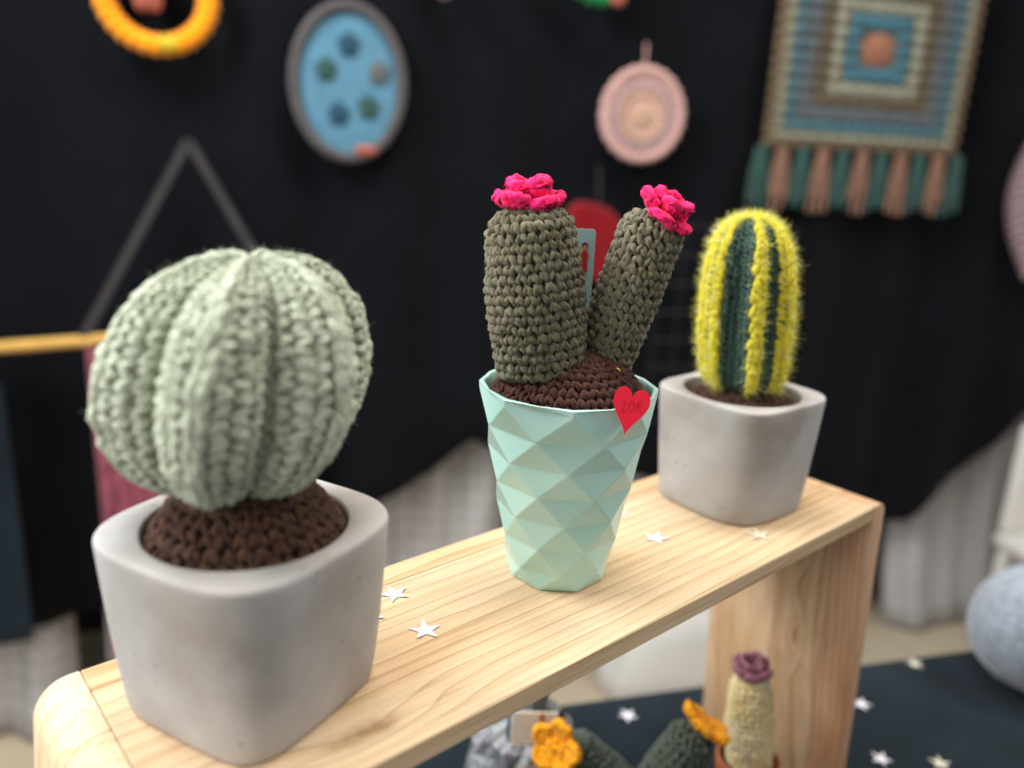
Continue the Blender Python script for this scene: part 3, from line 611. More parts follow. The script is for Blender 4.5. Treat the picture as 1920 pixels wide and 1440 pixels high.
# ------------------------------------------------------------------ faceted mint pot
def mint_pot():
    ph = 0.4515; Rb, R1, Rt, H, h1 = 0.0300, 0.0328, 0.0524, 0.1199, 0.0115
    def ng(r, p, z): a = p + np.arange(8) * PI / 4; return np.stack([MC[0] + r * np.cos(a), MC[1] + r * np.sin(a), 0 * a + z], 1)
    lev = [(Rb, 0.0)] + [(R1 + (Rt - R1) * k / 6, h1 + (H - 0.004 - h1) * k / 6) for k in range(7)]
    V = np.concatenate([ng(r, ph + k * PI / 8, z) for k, (r, z) in enumerate(lev)]); F = [tuple(range(8))[::-1]]
    for k in range(7):
        lo, hi = k * 8, k * 8 + 8
        for i in range(8):
            j = (i + 1) % 8
            F.append((lo + i, lo + j, hi + i)); F.append((lo + j, hi + j, hi + i))
    # lip: from the facet octagon to a softly rounded opening
    n = len(V); p7 = ph + 7 * PI / 8
    def ring16(r0, r1, z): 
        a = p7 + np.arange(16) * PI / 8; r = np.where(np.arange(16) % 2 == 0, r0, r1); return np.stack([MC[0] + r * np.cos(a), MC[1] + r * np.sin(a), 0 * a + z], 1)
    rings = [ring16(Rt, Rt * 0.978, H), ring16(Rt - 0.0028, Rt * 0.978 - 0.0022, H + 0.0001), ring16(Rt - 0.0036, Rt * 0.978 - 0.003, H - 0.0015), ring16(0.0370, 0.0365, H * 0.6), ring16(0.0235, 0.0235, 0.008)]
    V = np.concatenate([V] + rings)
    for i in range(8):
        j = (i + 1) % 8
        F.append((56 + i, 56 + j, n + 2 * j, n + 2 * i + 1, n + 2 * i))
    for r in range(4):
        for i in range(16):
            j = (i + 1) % 16; F.append((n + r * 16 + i, n + r * 16 + j, n + r * 16 + 16 + j, n + r * 16 + 16 + i))
    F.append(tuple(n + 64 + i for i in range(16)))
    o = mesh_obj('mint_pot', V, F, M['mint'], loc=(MC[0], MC[1], 0), smooth=False); bevel(o, 0.0007, 3, 4)
    return tag(o, 'faceted mint green ceramic pot with diamond relief on the bench', 'plant pot')
mint_pot()

# ------------------------------------------------------------------ crochet pieces
def local_axes(c):
    d = np.array([c[0], c[1], 0.0]); d /= np.linalg.norm(d); return np.array([d[1], -d[0], 0.0]), d      # viewer's right, away
def soil_part(t, cxy, hr, zrim, zpeak, zbot, mat, lean=(0, 0), st=0.0058, fz=500, rt=0.0019, plug=(0.55, 0.72), full=1.8):
    c = np.array([cxy[0], cxy[1], 0.0])
    def surf(u, v):                                   # v: 0 at the wall of the pot, 1 at the crown
        v = np.clip(v, 0, 1); r = hr * (1 - v) + 1e-5; z = zrim + (zpeak - zrim) * (1 - (1 - v) ** full)
        return np.stack([c[0] + r * np.cos(u) + lean[0] * v, c[1] + r * np.sin(u) + lean[1] * v, z], 1)
    nr = max(5, int(1.25 * math.hypot(hr, zpeak - zrim) / st)); ms = []
    for k in range(nr):
        v = (k + 0.4) / nr * 0.92; r = hr * (1 - v); n = max(6, int(2 * PI * r / (st * 1.05)))
        u = (np.arange(n) + 0.5 * (k % 2) + 0.2 * k) * 2 * PI / n
        ms += stitch(surf, u, np.full(n, v), 2 * PI / n, 0.96 / nr, rt, SC, 10, ply=0.14)
    b = grid_surf(surf, 0, 2 * PI, 72, 0, 1, 16, 0.0012)
    R = [circ(c[0], c[1], 0, hr * plug[0], zbot, 72), circ(c[0], c[1], 0, hr * plug[1], zbot + 0.01, 72), circ(c[0], c[1], 0, hr * 0.97, zrim - 0.012, 72), circ(c[0], c[1], 0, hr - 0.0012, zrim, 72)]
    V, F = loft(R); ms += [b, (V, np.array(F), np.zeros((len(F) * 4, 2)))]
    V, F, U = joinm(ms); o = mesh_obj('soil_mound', V, F, mat, t, uv=U)
    Vf, Ff, Uf = fuzz(V[:max(1, len(V) - 72 * 20)], lambda P: np.broadcast_to(np.array([c[0], c[1], zrim - hr]), P.shape), fz, 0.0015, 0.004, 0.00007)
    f = mesh_obj('fuzz', Vf, Ff, M['soil_fuzz'], o, uv=Uf); f['kind'] = 'stuff'
    return o

# --- sage ball
s_, d_ = local_axes(LC)
t = empty('ball_cactus', (LC[0], LC[1], 0.016), 'big sage green crochet ball cactus with six plump ribs', 'crochet cactus')
prof = np.array([(0.0004, 0.2015), (0.010, 0.2035), (0.024, 0.2010), (0.038, 0.1925), (0.0495, 0.178), (0.0555, 0.160), (0.0558, 0.143), (0.0505, 0.1270), (0.040, 0.1135), (0.028, 0.1060), (0.016, 0.1020), (0.0004, 0.1005)])
pl = np.concatenate([[0], np.cumsum(np.linalg.norm(np.diff(prof, axis=0), axis=1))]); pl /= pl[-1]
tt = np.linspace(0, 1, 200)
from_r = np.interp(tt, pl, prof[:, 0]); from_z = np.interp(tt, pl, prof[:, 1])
ker = np.hanning(15); ker /= ker.sum()
def smooth1(y): return np.convolve(np.concatenate([2 * y[0] - y[1:8][::-1], y, 2 * y[-1] - y[-8:-1][::-1]]), ker, 'valid')
from_r = np.maximum(smooth1(from_r) * 0.945, 0.0003); from_z = smooth1(from_z)
phc = math.atan2(-d_[1], -d_[0]) - math.radians(17)
cc = np.array([LC[0], LC[1], 0])
PSI = 1.85; CL, RL = 0.66, 0.34                      # six round ribs pressed against each other: arc half-angle, centre and radius
def ball(u, v):
    """u counts ribs (integer = rib ridge, half-way = valley), v runs from crown to foot."""
    v = np.clip(v, 0, 1); r = np.interp(v, tt, from_r); z = np.interp(v, tt, from_z)
    k = np.floor(u + 0.5); psi = (u - k) * 2 * PSI; fi = phc + k * PI / 3
    x = CL * np.cos(fi) + RL * np.cos(fi + psi); y = CL * np.sin(fi) + RL * np.sin(fi + psi)
    zz = z - 0.007 * (1 - np.cos(psi)) * np.exp(-(v / 0.16) ** 2) * np.clip(v / 0.05, 0, 1)
    sh = 0.13 * (zz - 0.15)
    return np.stack([r * x, r * y, zz], 1) + cc + s_[None] * sh[:, None]
ms = []
ncol, nrow = 9, 27
for L6 in range(6):
    for k in range(ncol):
        uc = L6 + (k + 0.5) / ncol - 0.5
        v = 0.045 + (np.arange(nrow) + 0.5 * (k % 2)) / nrow * 0.92
        if k == ncol // 2:    # the ridge: a folded chain running from crown to foot
            ms += stitch(lambda a, b: ball(b, a), v, np.full(nrow, uc), 1.35 / nrow, 1.0 / ncol, 0.0026, CH, 12, 0.06, ply=0.16, nominal=(0.0066, 0.0074))
        else:
            ms += stitch(lambda a, b: ball(b, a), v, np.full(nrow, uc), 0.95 / nrow, (1.0 if k % 2 else -1.0) / ncol, 0.00195, SC, 12, 0.08, ply=0.18, nominal=(0.0058, 0.0074))
def fix(msl):
    return joinm(msl)
V, F, U = fix(ms + [grid_surf(ball, -0.5, 5.5, 270, 0, 1, 60, 0.0006, flip=-1)])
body = mesh_obj('ribbed_body', V, F, M['sage'], t, uv=U)
Vf, Ff, Uf = fuzz(V, lambda P: np.broadcast_to(np.array([LC[0], LC[1], 0.148]), P.shape), 7000, 0.002, 0.0065, 0.00006, spread=0.7)
f = mesh_obj('fuzz', Vf, Ff, M['sage_fuzz'], body, uv=Uf); f['kind'] = 'stuff'
soil_part(t, LC, 0.0408, 0.0790, 0.1180, 0.0165, M['soil'], fz=900, st=0.0062, rt=0.0021)

# --- tapered stem (generic): axis from A to B, radius along it, rows round it
def stem_surf(A, B, rad_pts, tip=0.25):
    A = np.asarray(A, float); B = np.asarray(B, float); ax = B - A; Ln = np.linalg.norm(ax); ax /= Ln
    a, b, n = rot_frame(ax, (0.2, 0.9, 0.1))
    rp = np.array(rad_pts, float)
    tq = np.linspace(0, 1, 120); rq = np.interp(tq, rp[:, 0], rp[:, 1]); zq = np.interp(tq, rp[:, 0], rp[:, 2])
    def surf(u, v):
        v = np.clip(v, 0, 1); r = np.interp(v, tq, rq); h = np.interp(v, tq, zq)
        return A[None] + n[None] * (h * Ln)[:, None] + r[:, None] * (np.cos(u)[:, None] * a[None] + np.sin(u)[:, None] * b[None])
    return surf, Ln, rq, zq
def stem_profile(r0, r1, r2, Ln, crown):
    """list of (t, radius, height fraction) spaced evenly in arc length: shaft then rounded crown."""
    pts = [(r0, 0.0), ((r0 + r1) / 2 * 1.02, 0.25), (r1, 0.5), (r2, 1 - crown / Ln)]
    for k in range(1, 10):
        a = k / 9 * PI / 2; pts.append((max(0.0004, r2 * math.cos(a) ** 0.75), 1 - crown / Ln + crown / Ln * math.sin(a)))
    P = np.array(pts); d = np.hypot(np.diff(P[:, 0]), np.diff(P[:, 1]) * Ln); s = np.concatenate([[0], np.cumsum(d)]); return [(x / s[-1], r, h) for x, (r, h) in zip(s, pts)], s[-1]
def crochet_stem(name, t, A, B, r0, r1, r2, crown, mat, fmat, row=0.0054, wid=0.0057, rt=0.00185, fz=1200, flen=(0.0015, 0.0045), sides=12, tw=0.22):
    Ln = np.linalg.norm(np.asarray(B) - np.asarray(A)); pr, arc = stem_profile(r0, r1, r2, Ln, crown)
    surf, Ln, rq, zq = stem_surf(A, B, pr); nr = int(arc / row); ms = []
    for k in range(nr):
        v = (k + 0.5) / nr; r = float(np.interp(v, np.linspace(0, 1, 120), rq)); n = max(5, int(2 * PI * r / wid))
        u = (np.arange(n) + 0.5 * (k % 2)) * 2 * PI / n + tw * k
        ms += stitch(surf, u, v + np.linspace(0, 0.6 / nr, n), 2 * PI / n, 1.02 / nr, rt, SC, sides, 0.075, ply=0.24)
    ms.append(grid_surf(surf, 0, 2 * PI, 48, 0, 1, 40, rt * 0.7))
    V, F, U = joinm(ms); o = mesh_obj(name, V, F, mat, t, uv=U)
    A_ = np.asarray(A, float); ax = (np.asarray(B) - A_) / Ln
    def ctr(P):
        h = np.clip((P - A_) @ ax, 0, Ln - crown * 0.8); return A_ + h[:, None] * ax
    Vf, Ff, Uf = fuzz(V, ctr, fz * 2, *flen, 0.00006, spread=0.8)
    f = mesh_obj('fuzz', Vf, Ff, fmat, o, uv=Uf); f['kind'] = 'stuff'
    return o, surf
def flower(name, t, c, nrm, R, mat, fmat, npet=6, cup=0.45, rt=None, inner=True, fz=500, th=0.28, spin=0.0):
    """Crochet blossom: each petal a fan of fat yarn loops, its own mesh."""
    c = np.asarray(c, float); a, b, n = rot_frame(nrm, (0.3, 0.8, 0.2)); rt = rt or R * 0.115
    root = None; allV = []
    lay = [(npet, 1.0, cup, 0.0, 0.0)] + ([(max(4, npet - 2), 0.60, cup + 0.30, 0.5, th * 0.75)] if inner else [])
    Vc, Fc, Uc = [], None, None
    hub = []
    for kk in range(10):
        x = kk * 2.4; q = R * 0.13 * math.sqrt(kk); p = c + (a * math.cos(x) + b * math.sin(x)) * q + n * (R * (0.12 + 0.05 * math.sin(kk * 1.3)))
        hub.append(np.stack([p - (a * math.sin(x) - b * math.cos(x)) * R * 0.12 - n * R * 0.05, p - (a * math.sin(x) - b * math.cos(x)) * R * 0.06 + n * R * 0.03, p + n * R * 0.06, p + (a * math.sin(x) - b * math.cos(x)) * R * 0.06 + n * R * 0.03, p + (a * math.sin(x) - b * math.cos(x)) * R * 0.12 - n * R * 0.05]))
    V, F, U = tubes(np.stack(hub), np.tile(np.array([[0.6, 1, 1.1, 1, 0.6]]) * rt * 1.1, (10, 1)), np.broadcast_to(n, (10, 5, 3)), 8)
    root = mesh_obj(name, V, F, mat, t, uv=U); allV.append(V)
    for (np_, sc, cp, off, lift) in lay:
        for k in range(np_):
            ang = spin + off + (k + rng.normal(0, 0.05)) * 2 * PI / np_; half = PI / np_ * 1.02; tube = []
            cpk = cp + rng.normal(0, 0.10)
            for j in range(6):
                f = (j - 2.5) / 2.5; ln = R * sc * (1 - 0.20 * abs(f) ** 2.2) * (1 + rng.normal(0, 0.03)); s = np.linspace(0, 1, 9)
                rr = R * 0.12 + (ln - R * 0.12) * np.sin(s * PI * 0.62) / math.sin(PI * 0.62) * np.where(s > 0.8, 1.0, 1.0)
                rr = np.minimum(rr, ln); hh = R * (lift + cpk * 0.9 * s ** 1.5 - 0.30 * cp * np.clip(s - 0.72, 0, 1) * 3.0) + R * 0.10 * np.sin(s * PI)
                hh = hh + R * 0.14 * (1 - f * f) * s
                aa = ang + f * half * (0.55 + 0.45 * s) * 0.86
                tube.append(c + (np.cos(aa) * rr)[:, None] * a + (np.sin(aa) * rr)[:, None] * b + hh[:, None] * n)
            Pt = np.stack(tube); fine = []                       # resample so each loop carries its own lumps
            for p in Pt:
                q = np.linspace(0, 8, 17); fine.append(np.stack([np.interp(q, np.arange(9), p[:, i]) for i in range(3)], 1))
            Pt = np.stack(fine) + rng.normal(0, rt * 0.05, (6, 17, 3)); sl = np.linspace(0, 1, 17)
            rad = rt * (0.72 + 0.62 * np.sin((0.12 + 0.8 * sl) * PI) ** 0.7); rad[-1] *= 0.7
            rad = rad[None] * (1 + 0.09 * np.cos(sl[None] * 19 + rng.uniform(0, 6, (6, 1)))) * (1 + rng.normal(0, 0.07, (6, 1)))
            V, F, U = tubes(Pt, rad, np.broadcast_to(n + 0.01, (6, 17, 3)), 10, 0.13)
            # a chain of stitches runs along the rim of the petal
            rim = np.stack([Pt[j][-3] + n * rt * 0.3 for j in range(6)]); rim = np.concatenate([[Pt[0][8]], rim, [Pt[5][8]]])
            q = np.linspace(0, 7, 29); rim = np.stack([np.interp(q, np.arange(8), rim[:, i]) for i in range(3)], 1)[None] + rng.normal(0, rt * 0.04, (1, 29, 3))
            V2, F2, U2 = tubes(rim, rt * (1.0 + 0.16 * np.abs(np.sin(q * 2.4)))[None], np.broadcast_to(n, (1, 29, 3)), 10, 0.13)
            V, F, U = joinm([(V, F, U), (V2, F2, U2)])
            mesh_obj('petal', V, F, mat, root, uv=U); allV.append(V)
    VV = np.concatenate(allV); Vf, Ff, Uf = fuzz(VV, lambda P: np.broadcast_to(c - n * R * 0.3, P.shape), fz * 2, 0.001, 0.0035, 0.00006)
    f = mesh_obj('fuzz', Vf, Ff, fmat, root, uv=Uf); f['kind'] = 'stuff'
    return root

# --- two-stemmed olive cactus
s_, d_ = local_axes(MC); Z = np.array([0, 0, 1.0]); mc = np.array([MC[0], MC[1], 0])
def mp(s, z, d=0.0): return mc + s_ * s + d_ * d + Z * z
t = empty('two_stem_cactus', (MC[0], MC[1], 0.008), 'olive crochet cactus with two stems each topped by a hot pink flower', 'crochet cactus')
crochet_stem('main_stem', t, mp(-0.0158, 0.1255, -0.007), mp(-0.0285, 0.2185, -0.004), 0.0225, 0.0255, 0.0225, 0.013, M['olive'], M['olive_fuzz'], fz=2600)
crochet_stem('side_stem', t, mp(0.0160, 0.124, 0.009), mp(0.0425, 0.2180, 0.008), 0.0140, 0.0162, 0.0160, 0.013, M['olive'], M['olive_fuzz'], row=0.0052, wid=0.0054, rt=0.0018, fz=1800)
flower('pink_flower', t, mp(-0.0285, 0.2195, -0.004), Z * 1.0 - s_ * 0.05 - d_ * 0.10, 0.0178, M['pink'], M['pink_fuzz'], npet=5, cup=0.26, inner=True, fz=900, rt=0.0026)
flower('pink_flower', t, mp(0.0440, 0.2183, 0.004), Z * 0.80 + s_ * 0.58 - d_ * 0.18, 0.0160, M['pink'], M['pink_fuzz'], npet=5, cup=0.18, inner=True, fz=800, rt=0.0022, spin=0.5)
soil_part(t, MC, 0.0440, 0.1130, 0.1400, 0.0085, M['soil_red'], lean=tuple((s_ * 0.004 + d_ * 0.002)[:2]), st=0.0052, rt=0.0018, fz=1200, plug=(0.42, 0.47), full=2.6)

# --- yellow ribbed cactus
s_, d_ = local_axes(RC); rc = np.array([RC[0], RC[1], 0])
t = empty('striped_cactus', (RC[0], RC[1], 0.016), 'tall dark green crochet cactus with fuzzy yellow ribs', 'crochet cactus')
yp = np.array([(0.018, 0.0905), (0.0275, 0.0930), (0.0315, 0.103), (0.0335, 0.125), (0.0335, 0.150), (0.0318, 0.175), (0.0275, 0.194), (0.020, 0.2055), (0.010, 0.2105), (0.0003, 0.2115)])
yl = np.concatenate([[0], np.cumsum(np.linalg.norm(np.diff(yp, axis=0), axis=1))]); yl /= yl[-1]
yq = np.linspace(0, 1, 200); yr = np.maximum(0.0003, 0.94 * smooth1(np.interp(yq, yl, yp[:, 0]))); yz = smooth1(np.interp(yq, yl, yp[:, 1]))
ph0 = math.atan2(-d_[1], -d_[0]) + math.radians(11); NR = 7
def ycact(u, v):
    v = np.clip(v, 0, 1); r = np.interp(v, yq, yr); z = np.interp(v, yq, yz); l = 0.5 + 0.5 * np.cos(NR * (u - ph0))
    k = 1 - 0.25 * (1 - l ** 1.4) * np.clip(np.sin(PI * (0.08 + 0.92 * v)), 0, 1) ** 0.4
    return rc + np.stack([r * k * np.cos(u), r * k * np.sin(u), z], 1) + s_[None] * (-0.055 * (z - 0.09))[:, None]
ms_g, ms_y = [], []; nrow = 30
for q in range(NR):
    for k in range(6):
        uc = ph0 + (q + (k + 0.0) / 6) * 2 * PI / NR; v = 0.01 + (np.arange(nrow) + 0.5 * (k % 2)) / nrow * 0.97
        args = (lambda a, b: ycact(b, a), v, np.full(nrow, uc), 1.0 / nrow, 2 * PI / NR / 6 * 1.05)
        if k == 0: ms_y += stitch(*args, 0.0023, CH, 10, 0.10, ply=0.15, flip=-1, nominal=(0.0050, 0.0050))
        elif k in (1, 5) and q != NR - 1: ms_y += stitch(*args, 0.00165, SC, 7, 0.10, flip=-1, nominal=(0.0050, 0.0050))
        else: ms_g += stitch(*args, 0.0018, SC, 7, 0.07, flip=-1, nominal=(0.0050, 0.0050))
V, F, U = joinm(ms_g + [grid_surf(ycact, 0, 2 * PI, 140, 0, 1, 60, 0.0007)]); body = mesh_obj('green_body', V, F, M['dark_green'], t, uv=U)
cuts = np.cumsum([0] + [6] * (NR - 1) + [2])
for q in range(NR):
    V, F, U = joinm(ms_y[cuts[q]:cuts[q + 1]]); rib = mesh_obj('yellow_rib', V, F, M['yellow'], t, uv=U)
    ctr = lambda P: np.stack([rc[0] + 0 * P[:, 0], rc[1] + 0 * P[:, 0], np.clip(P[:, 2], 0.1, 0.185)], 1)
    Vf, Ff, Uf = fuzz(V, ctr, 3200, 0.004, 0.0108, 0.00010, spread=0.72, curl=0.35); f = mesh_obj('eyelash_fibres', Vf, Ff, M['yellow_fuzz'], rib, uv=Uf); f['kind'] = 'stuff'
    Vf, Ff, Uf = fuzz(V, ctr, 420, 0.005, 0.0120, 0.00015, spread=0.8, curl=0.3); f = mesh_obj('tinsel_fibres', Vf, Ff, M['clear_fuzz'], rib, uv=Uf); f['kind'] = 'stuff'
soil_part(t, RC, 0.0388, 0.0755, 0.0930, 0.0165, M['soil'], st=0.0055, rt=0.0019, fz=500)

# ------------------------------------------------------------------ heart price tag, label card, stars
s_, d_ = local_axes(MC)
M['red_card'] = plain('red_card', (0.95, 0.016, 0.045), rough=0.6, var=0.04); M['ink'] = plain('pencil_ink', (0.38, 0.01, 0.02), rough=0.7)
t = empty('heart_tag', mp(0.0325, 0.1065, -0.0425), 'red paper heart with handwritten price clipped to the mint rim', 'price tag')
hn = -d_ * 0.95 + Z * 0.18 + s_ * 0.12; ha, hb, hn = rot_frame(hn)
a = np.linspace(0, 2 * PI, 72, endpoint=False)
hx = 16 * np.sin(a) ** 3; hy = 13 * np.cos(a) - 5 * np.cos(2 * a) - 2 * np.cos(3 * a) - np.cos(4 * a)
hy = np.where(hy < 0, hy * 1.15, hy)
th_ = -0.17; kx, ky = 0.0098 / 16, 0.0135 / 16.5
hp = np.stack([hx * kx * math.cos(th_) - hy * ky * math.sin(th_), hx * kx * math.sin(th_) + hy * ky * math.cos(th_)], 1)
hc = mp(0.0332, 0.1225, -0.0445)
V, F = prism(hp, hc, ha, hb, hn, 0.0006); mesh_obj('paper_heart', V, F, M['red_card'], t, smooth=False)
strokes = [[(-6.6, 1.5), (-5.6, 3.2), (-4.0, 3.0), (-3.6, 1.2), (-5.0, -1.6), (-6.6, -4.2), (-4.8, -4.0), (-2.6, -4.4)],
           [(-0.4, 3.0), (-1.9, 1.0), (-1.8, -2.4), (-0.4, -4.0), (1.2, -2.6), (1.4, 0.6), (0.6, 2.6), (-0.4, 3.0)],
           [(6.8, 2.6), (5.2, 3.2), (3.6, 1.6), (3.4, -1.4), (4.6, -3.6), (6.6, -3.2)], [(2.4, 0.6), (5.6, 0.9)], [(2.4, -0.9), (5.4, -0.6)]]
for st in strokes:
    P = [hc + ha * (x * 0.00088 + 0.0004) + hb * (y * 0.00082 + 0.0008) + hn * 0.00072 for x, y in st]
    V, F, U = strand(P, 0.00011, 5, 30); mesh_obj('handwriting', V, F, M['ink'], t)
V, F = box((-0.0016, -0.006, -0.0065), (0.0016, 0.006, -0.0002)); M['peg_wood'] = plain('peg_wood', (0.5, 0.33, 0.18), rough=0.6)
V = np.array([mp(0.0318, 0.1205, -0.0445) + ha * x + hb * y + hn * z for x, y, z in V]); bevel(mesh_obj('peg', V, F, M['peg_wood'], t, smooth=False), 0.0005)

M['teal_card'] = plain('teal_card', (0.40, 0.58, 0.58), rough=0.5, var=0.08, scale=60); M['skin_print'] = plain('skin_print', (0.55, 0.26, 0.17)); M['red_print'] = plain('red_print', (0.60, 0.02, 0.015)); M['hair_print'] = plain('hair_print', (0.12, 0.035, 0.02))
t = empty('card_label', mp(-0.001, 0.127, 0.035), 'pale teal card printed with red-dressed figure stuck behind the olive stems', 'card')
def rrect(w, h, r, n=5):
    P = []
    for cx, cy, a0 in ((w - r, h - r, 0), (-w + r, h - r, 90), (-w + r, -h + r, 180), (w - r, -h + r, 270)):
        P += [(cx + r * math.cos(math.radians(a0 + 90 * k / n)), cy + r * math.sin(math.radians(a0 + 90 * k / n))) for k in range(n + 1)]
    return P
ca, cb, cn = rot_frame(-d_); c0 = mp(-0.002, 0.170, 0.035)
V, F = prism(rrect(0.0118, 0.0362, 0.0022), c0, ca, cb, cn, 0.0007); mesh_obj('card', V, F, M['teal_card'], t, smooth=False)
def dot(cx, cy, rx, ry, mat, nm, off):
    V, F = prism([(cx + rx * math.cos(x), cy + ry * math.sin(x)) for x in np.arange(20) * 2 * PI / 20], c0 + cn * off, ca, cb, cn, 0.00012); mesh_obj(nm, V, F, mat, t, smooth=False)
dot(0.0058, 0.0262, 0.0019, 0.0022, M['hair_print'], 'printed_hair', 0.00075); dot(0.0058, 0.0253, 0.0013, 0.0015, M['skin_print'], 'printed_face', 0.0009)
dot(0.0060, 0.0195, 0.0026, 0.0045, M['skin_print'], 'printed_arms', 0.00075); dot(0.0058, 0.0200, 0.0018, 0.0040, M['red_print'], 'printed_bodice', 0.0009); dot(0.0060, 0.0135, 0.0021, 0.0042, M['red_print'], 'printed_skirt', 0.00075); dot(0.0063, 0.0085, 0.0008, 0.0022, M['skin_print'], 'printed_legs', 0.0006 + 0.00015)

def star_mesh(r=0.0090, ri=0.0036, th=0.0004, lift=0.0009):
    P = []
    for k in range(10):
        q = r if k % 2 == 0 else ri; x = k * PI / 5; P.append((q * math.cos(x), q * math.sin(x), lift * (0.0 if k % 2 else 1.0) * (0.3 + 0.7 * (k % 4 == 0))))
    V = [(0, 0, 0.0006)] + P; V2 = [(x, y, z + th) for x, y, z in V]
    F = [(0, 1 + (k + 1) % 10, 1 + k) for k in range(10)] + [(11, 12 + k, 12 + (k + 1) % 10) for k in range(10)] + [(1 + k, 1 + (k + 1) % 10, 12 + (k + 1) % 10, 12 + k) for k in range(10)]
    return np.array(V2[:0] + V + V2), F
M['star_white'] = plain('white_foil', (0.82, 0.80, 0.84), rough=0.25, var=0.04, spec=0.6, coat=0.3); M['star_cream'] = plain('cream_foil', (0.66, 0.64, 0.50), rough=0.3, var=0.05, spec=0.5)
stars = [((0.2294, 0.3511), 0.0, 0.2, 'star_white', 'white paper star on the bench tucked beside the sage cactus pot'),
         ((0.2224, 0.3107), 0.0, 1.1, 'star_white', 'white paper star alone on bench between concrete and mint pots'),
         ((0.4107, 0.3075), 0.0, 0.5, 'star_white', 'white paper star on bench between mint and yellow cactus pots'),
         ((0.4742, 0.2680), 0.0, 0.9, 'star_cream', 'cream paper star at the foot of the yellow cactus pot'),
         ((0.4190, 0.3500), 0.0, 1.9, 'star_white', 'white paper star mostly hidden behind the mint pot'),
         ((0.2060, 0.3400), 0.0, 0.35, 'star_white', 'white paper star whose tip peeps from behind sage cactus pot'),
         ((0.5731, 0.4407), TZ, 0.15, 'star_white', 'white paper star on dark cloth under the bench'),
         ((0.9116, 0.2953), TZ, 0.8, 'star_cream', 'cream paper star near the far edge of dark cloth'),
         ((0.7890, 0.2985), TZ, 0.4, 'star_white', 'white paper star on dark cloth touching the bench leg'),
         ((0.7240, 0.2460), TZ, 1.5, 'star_white', 'white paper star on dark cloth in front of the bench leg'),
         ((0.7646, 0.2070), TZ, 0.6, 'star_cream', 'cream paper star on open dark cloth farthest from the bench')]
for (xy, z, rz, mm, lab) in stars:
    V, F = star_mesh(0.0092 if z == 0 else 0.0108, 0.0036); o = mesh_obj('paper_star', V, F, M[mm], smooth=False)
    o.location = (xy[0], xy[1], z + 0.0002); o.rotation_euler = (0, 0, rz); tag(o, lab, 'paper star', 'scattered paper stars')
V, F = star_mesh(0.0014, 0.0008, 0.0002, 0.0003); o = mesh_obj('gold_glitter', V, F, plain('gold_foil', (0.9, 0.6, 0.12), rough=0.2, metal=0.9), smooth=False)
o.location = mp(0.0265, 0.1352, -0.018); o.rotation_euler = (0.5, 0.4, 0.2); tag(o, 'tiny gold glitter star on the brown soil of the mint pot', 'glitter')

# ------------------------------------------------------------------ small things on the table under the bench
# (each is modelled round a working spot at height -0.26, then set down on the cloth at its size)
CLOTH = TZ; TZ = -0.26
def set_down(o, x, y, lift=0.0, size=1.088):
    o.location = (x, y, CLOTH + lift * size); o.scale = (size, size, size)
# cream cactus in terracotta
CC = np.array([0.5175, 0.2740]); s_, d_ = local_axes(CC); c3 = np.array([CC[0], CC[1], 0])
def cp(s, z, d=0.0): return c3 + s_ * s + d_ * d + Z * z
M['terracotta'] = plain('terracotta', (0.42, 0.13, 0.05), rough=0.8, var=0.1); M['cream'] = yarn('cream_yarn', (0.80, 0.60, 0.22), (0.90, 0.79, 0.50), scale=30, heather=0.3); M['cream_fuzz'] = plain('cream_fuzz', (0.75, 0.65, 0.42), rough=0.9)
M['mauve_glitter'] = yarn('mauve_glitter_yarn', (0.30, 0.07, 0.12), (0.55, 0.22, 0.29), scale=420, sheen=0.3, accent=(0.8, 0.5, 0.55)); M['mauve_fuzz'] = plain('mauve_fuzz', (0.45, 0.14, 0.2), rough=0.6)
M['dark_soil'] = yarn('dark_soil_yarn', (0.03, 0.015, 0.012), (0.06, 0.03, 0.022), scale=200)
R = [circ(*CC, 0, r, z, 64) for r, z in ((0.015, TZ), (0.0175, TZ), (0.0215, TZ + 0.034), (0.0245, TZ + 0.0345), (0.0252, TZ + 0.048), (0.0245, TZ + 0.049), (0.0228, TZ + 0.049), (0.022, TZ + 0.046), (0.016, TZ + 0.006))]
V, F = loft(R, True, True); o = mesh_obj('terracotta_pot', V, F, M['terracotta'], loc=(CC[0], CC[1], TZ)); bevel(o, 0.0006, 2, 50); tag(o, 'small terracotta pot with the cream cactus under the bench', 'plant pot'); set_down(o, 0.5631, 0.2982)
t = empty('cream_cactus', (CC[0], CC[1], TZ + 0.006), 'small cream crochet cactus topped by a mauve glitter flower', 'crochet cactus')
crochet_stem('cream_stem', t, cp(0.002, -0.2215), cp(-0.0068, -0.1385), 0.0150, 0.0168, 0.0130, 0.007, M['cream'], M['cream_fuzz'], row=0.0050, wid=0.0052, rt=0.0017, fz=150, flen=(0.001, 0.003), sides=10, tw=0.0)
flower('mauve_flower', t, cp(-0.0072, -0.1385), Z - d_ * 0.1, 0.0140, M['mauve_glitter'], M['mauve_fuzz'], npet=6, cup=0.85, rt=0.0017, inner=True, fz=200)
soil_part(t, CC, 0.0205, TZ + 0.040, TZ + 0.044, TZ + 0.0065, M['dark_soil'], st=0.004, rt=0.0014, fz=100); set_down(t, 0.5631, 0.2982, 0.006)
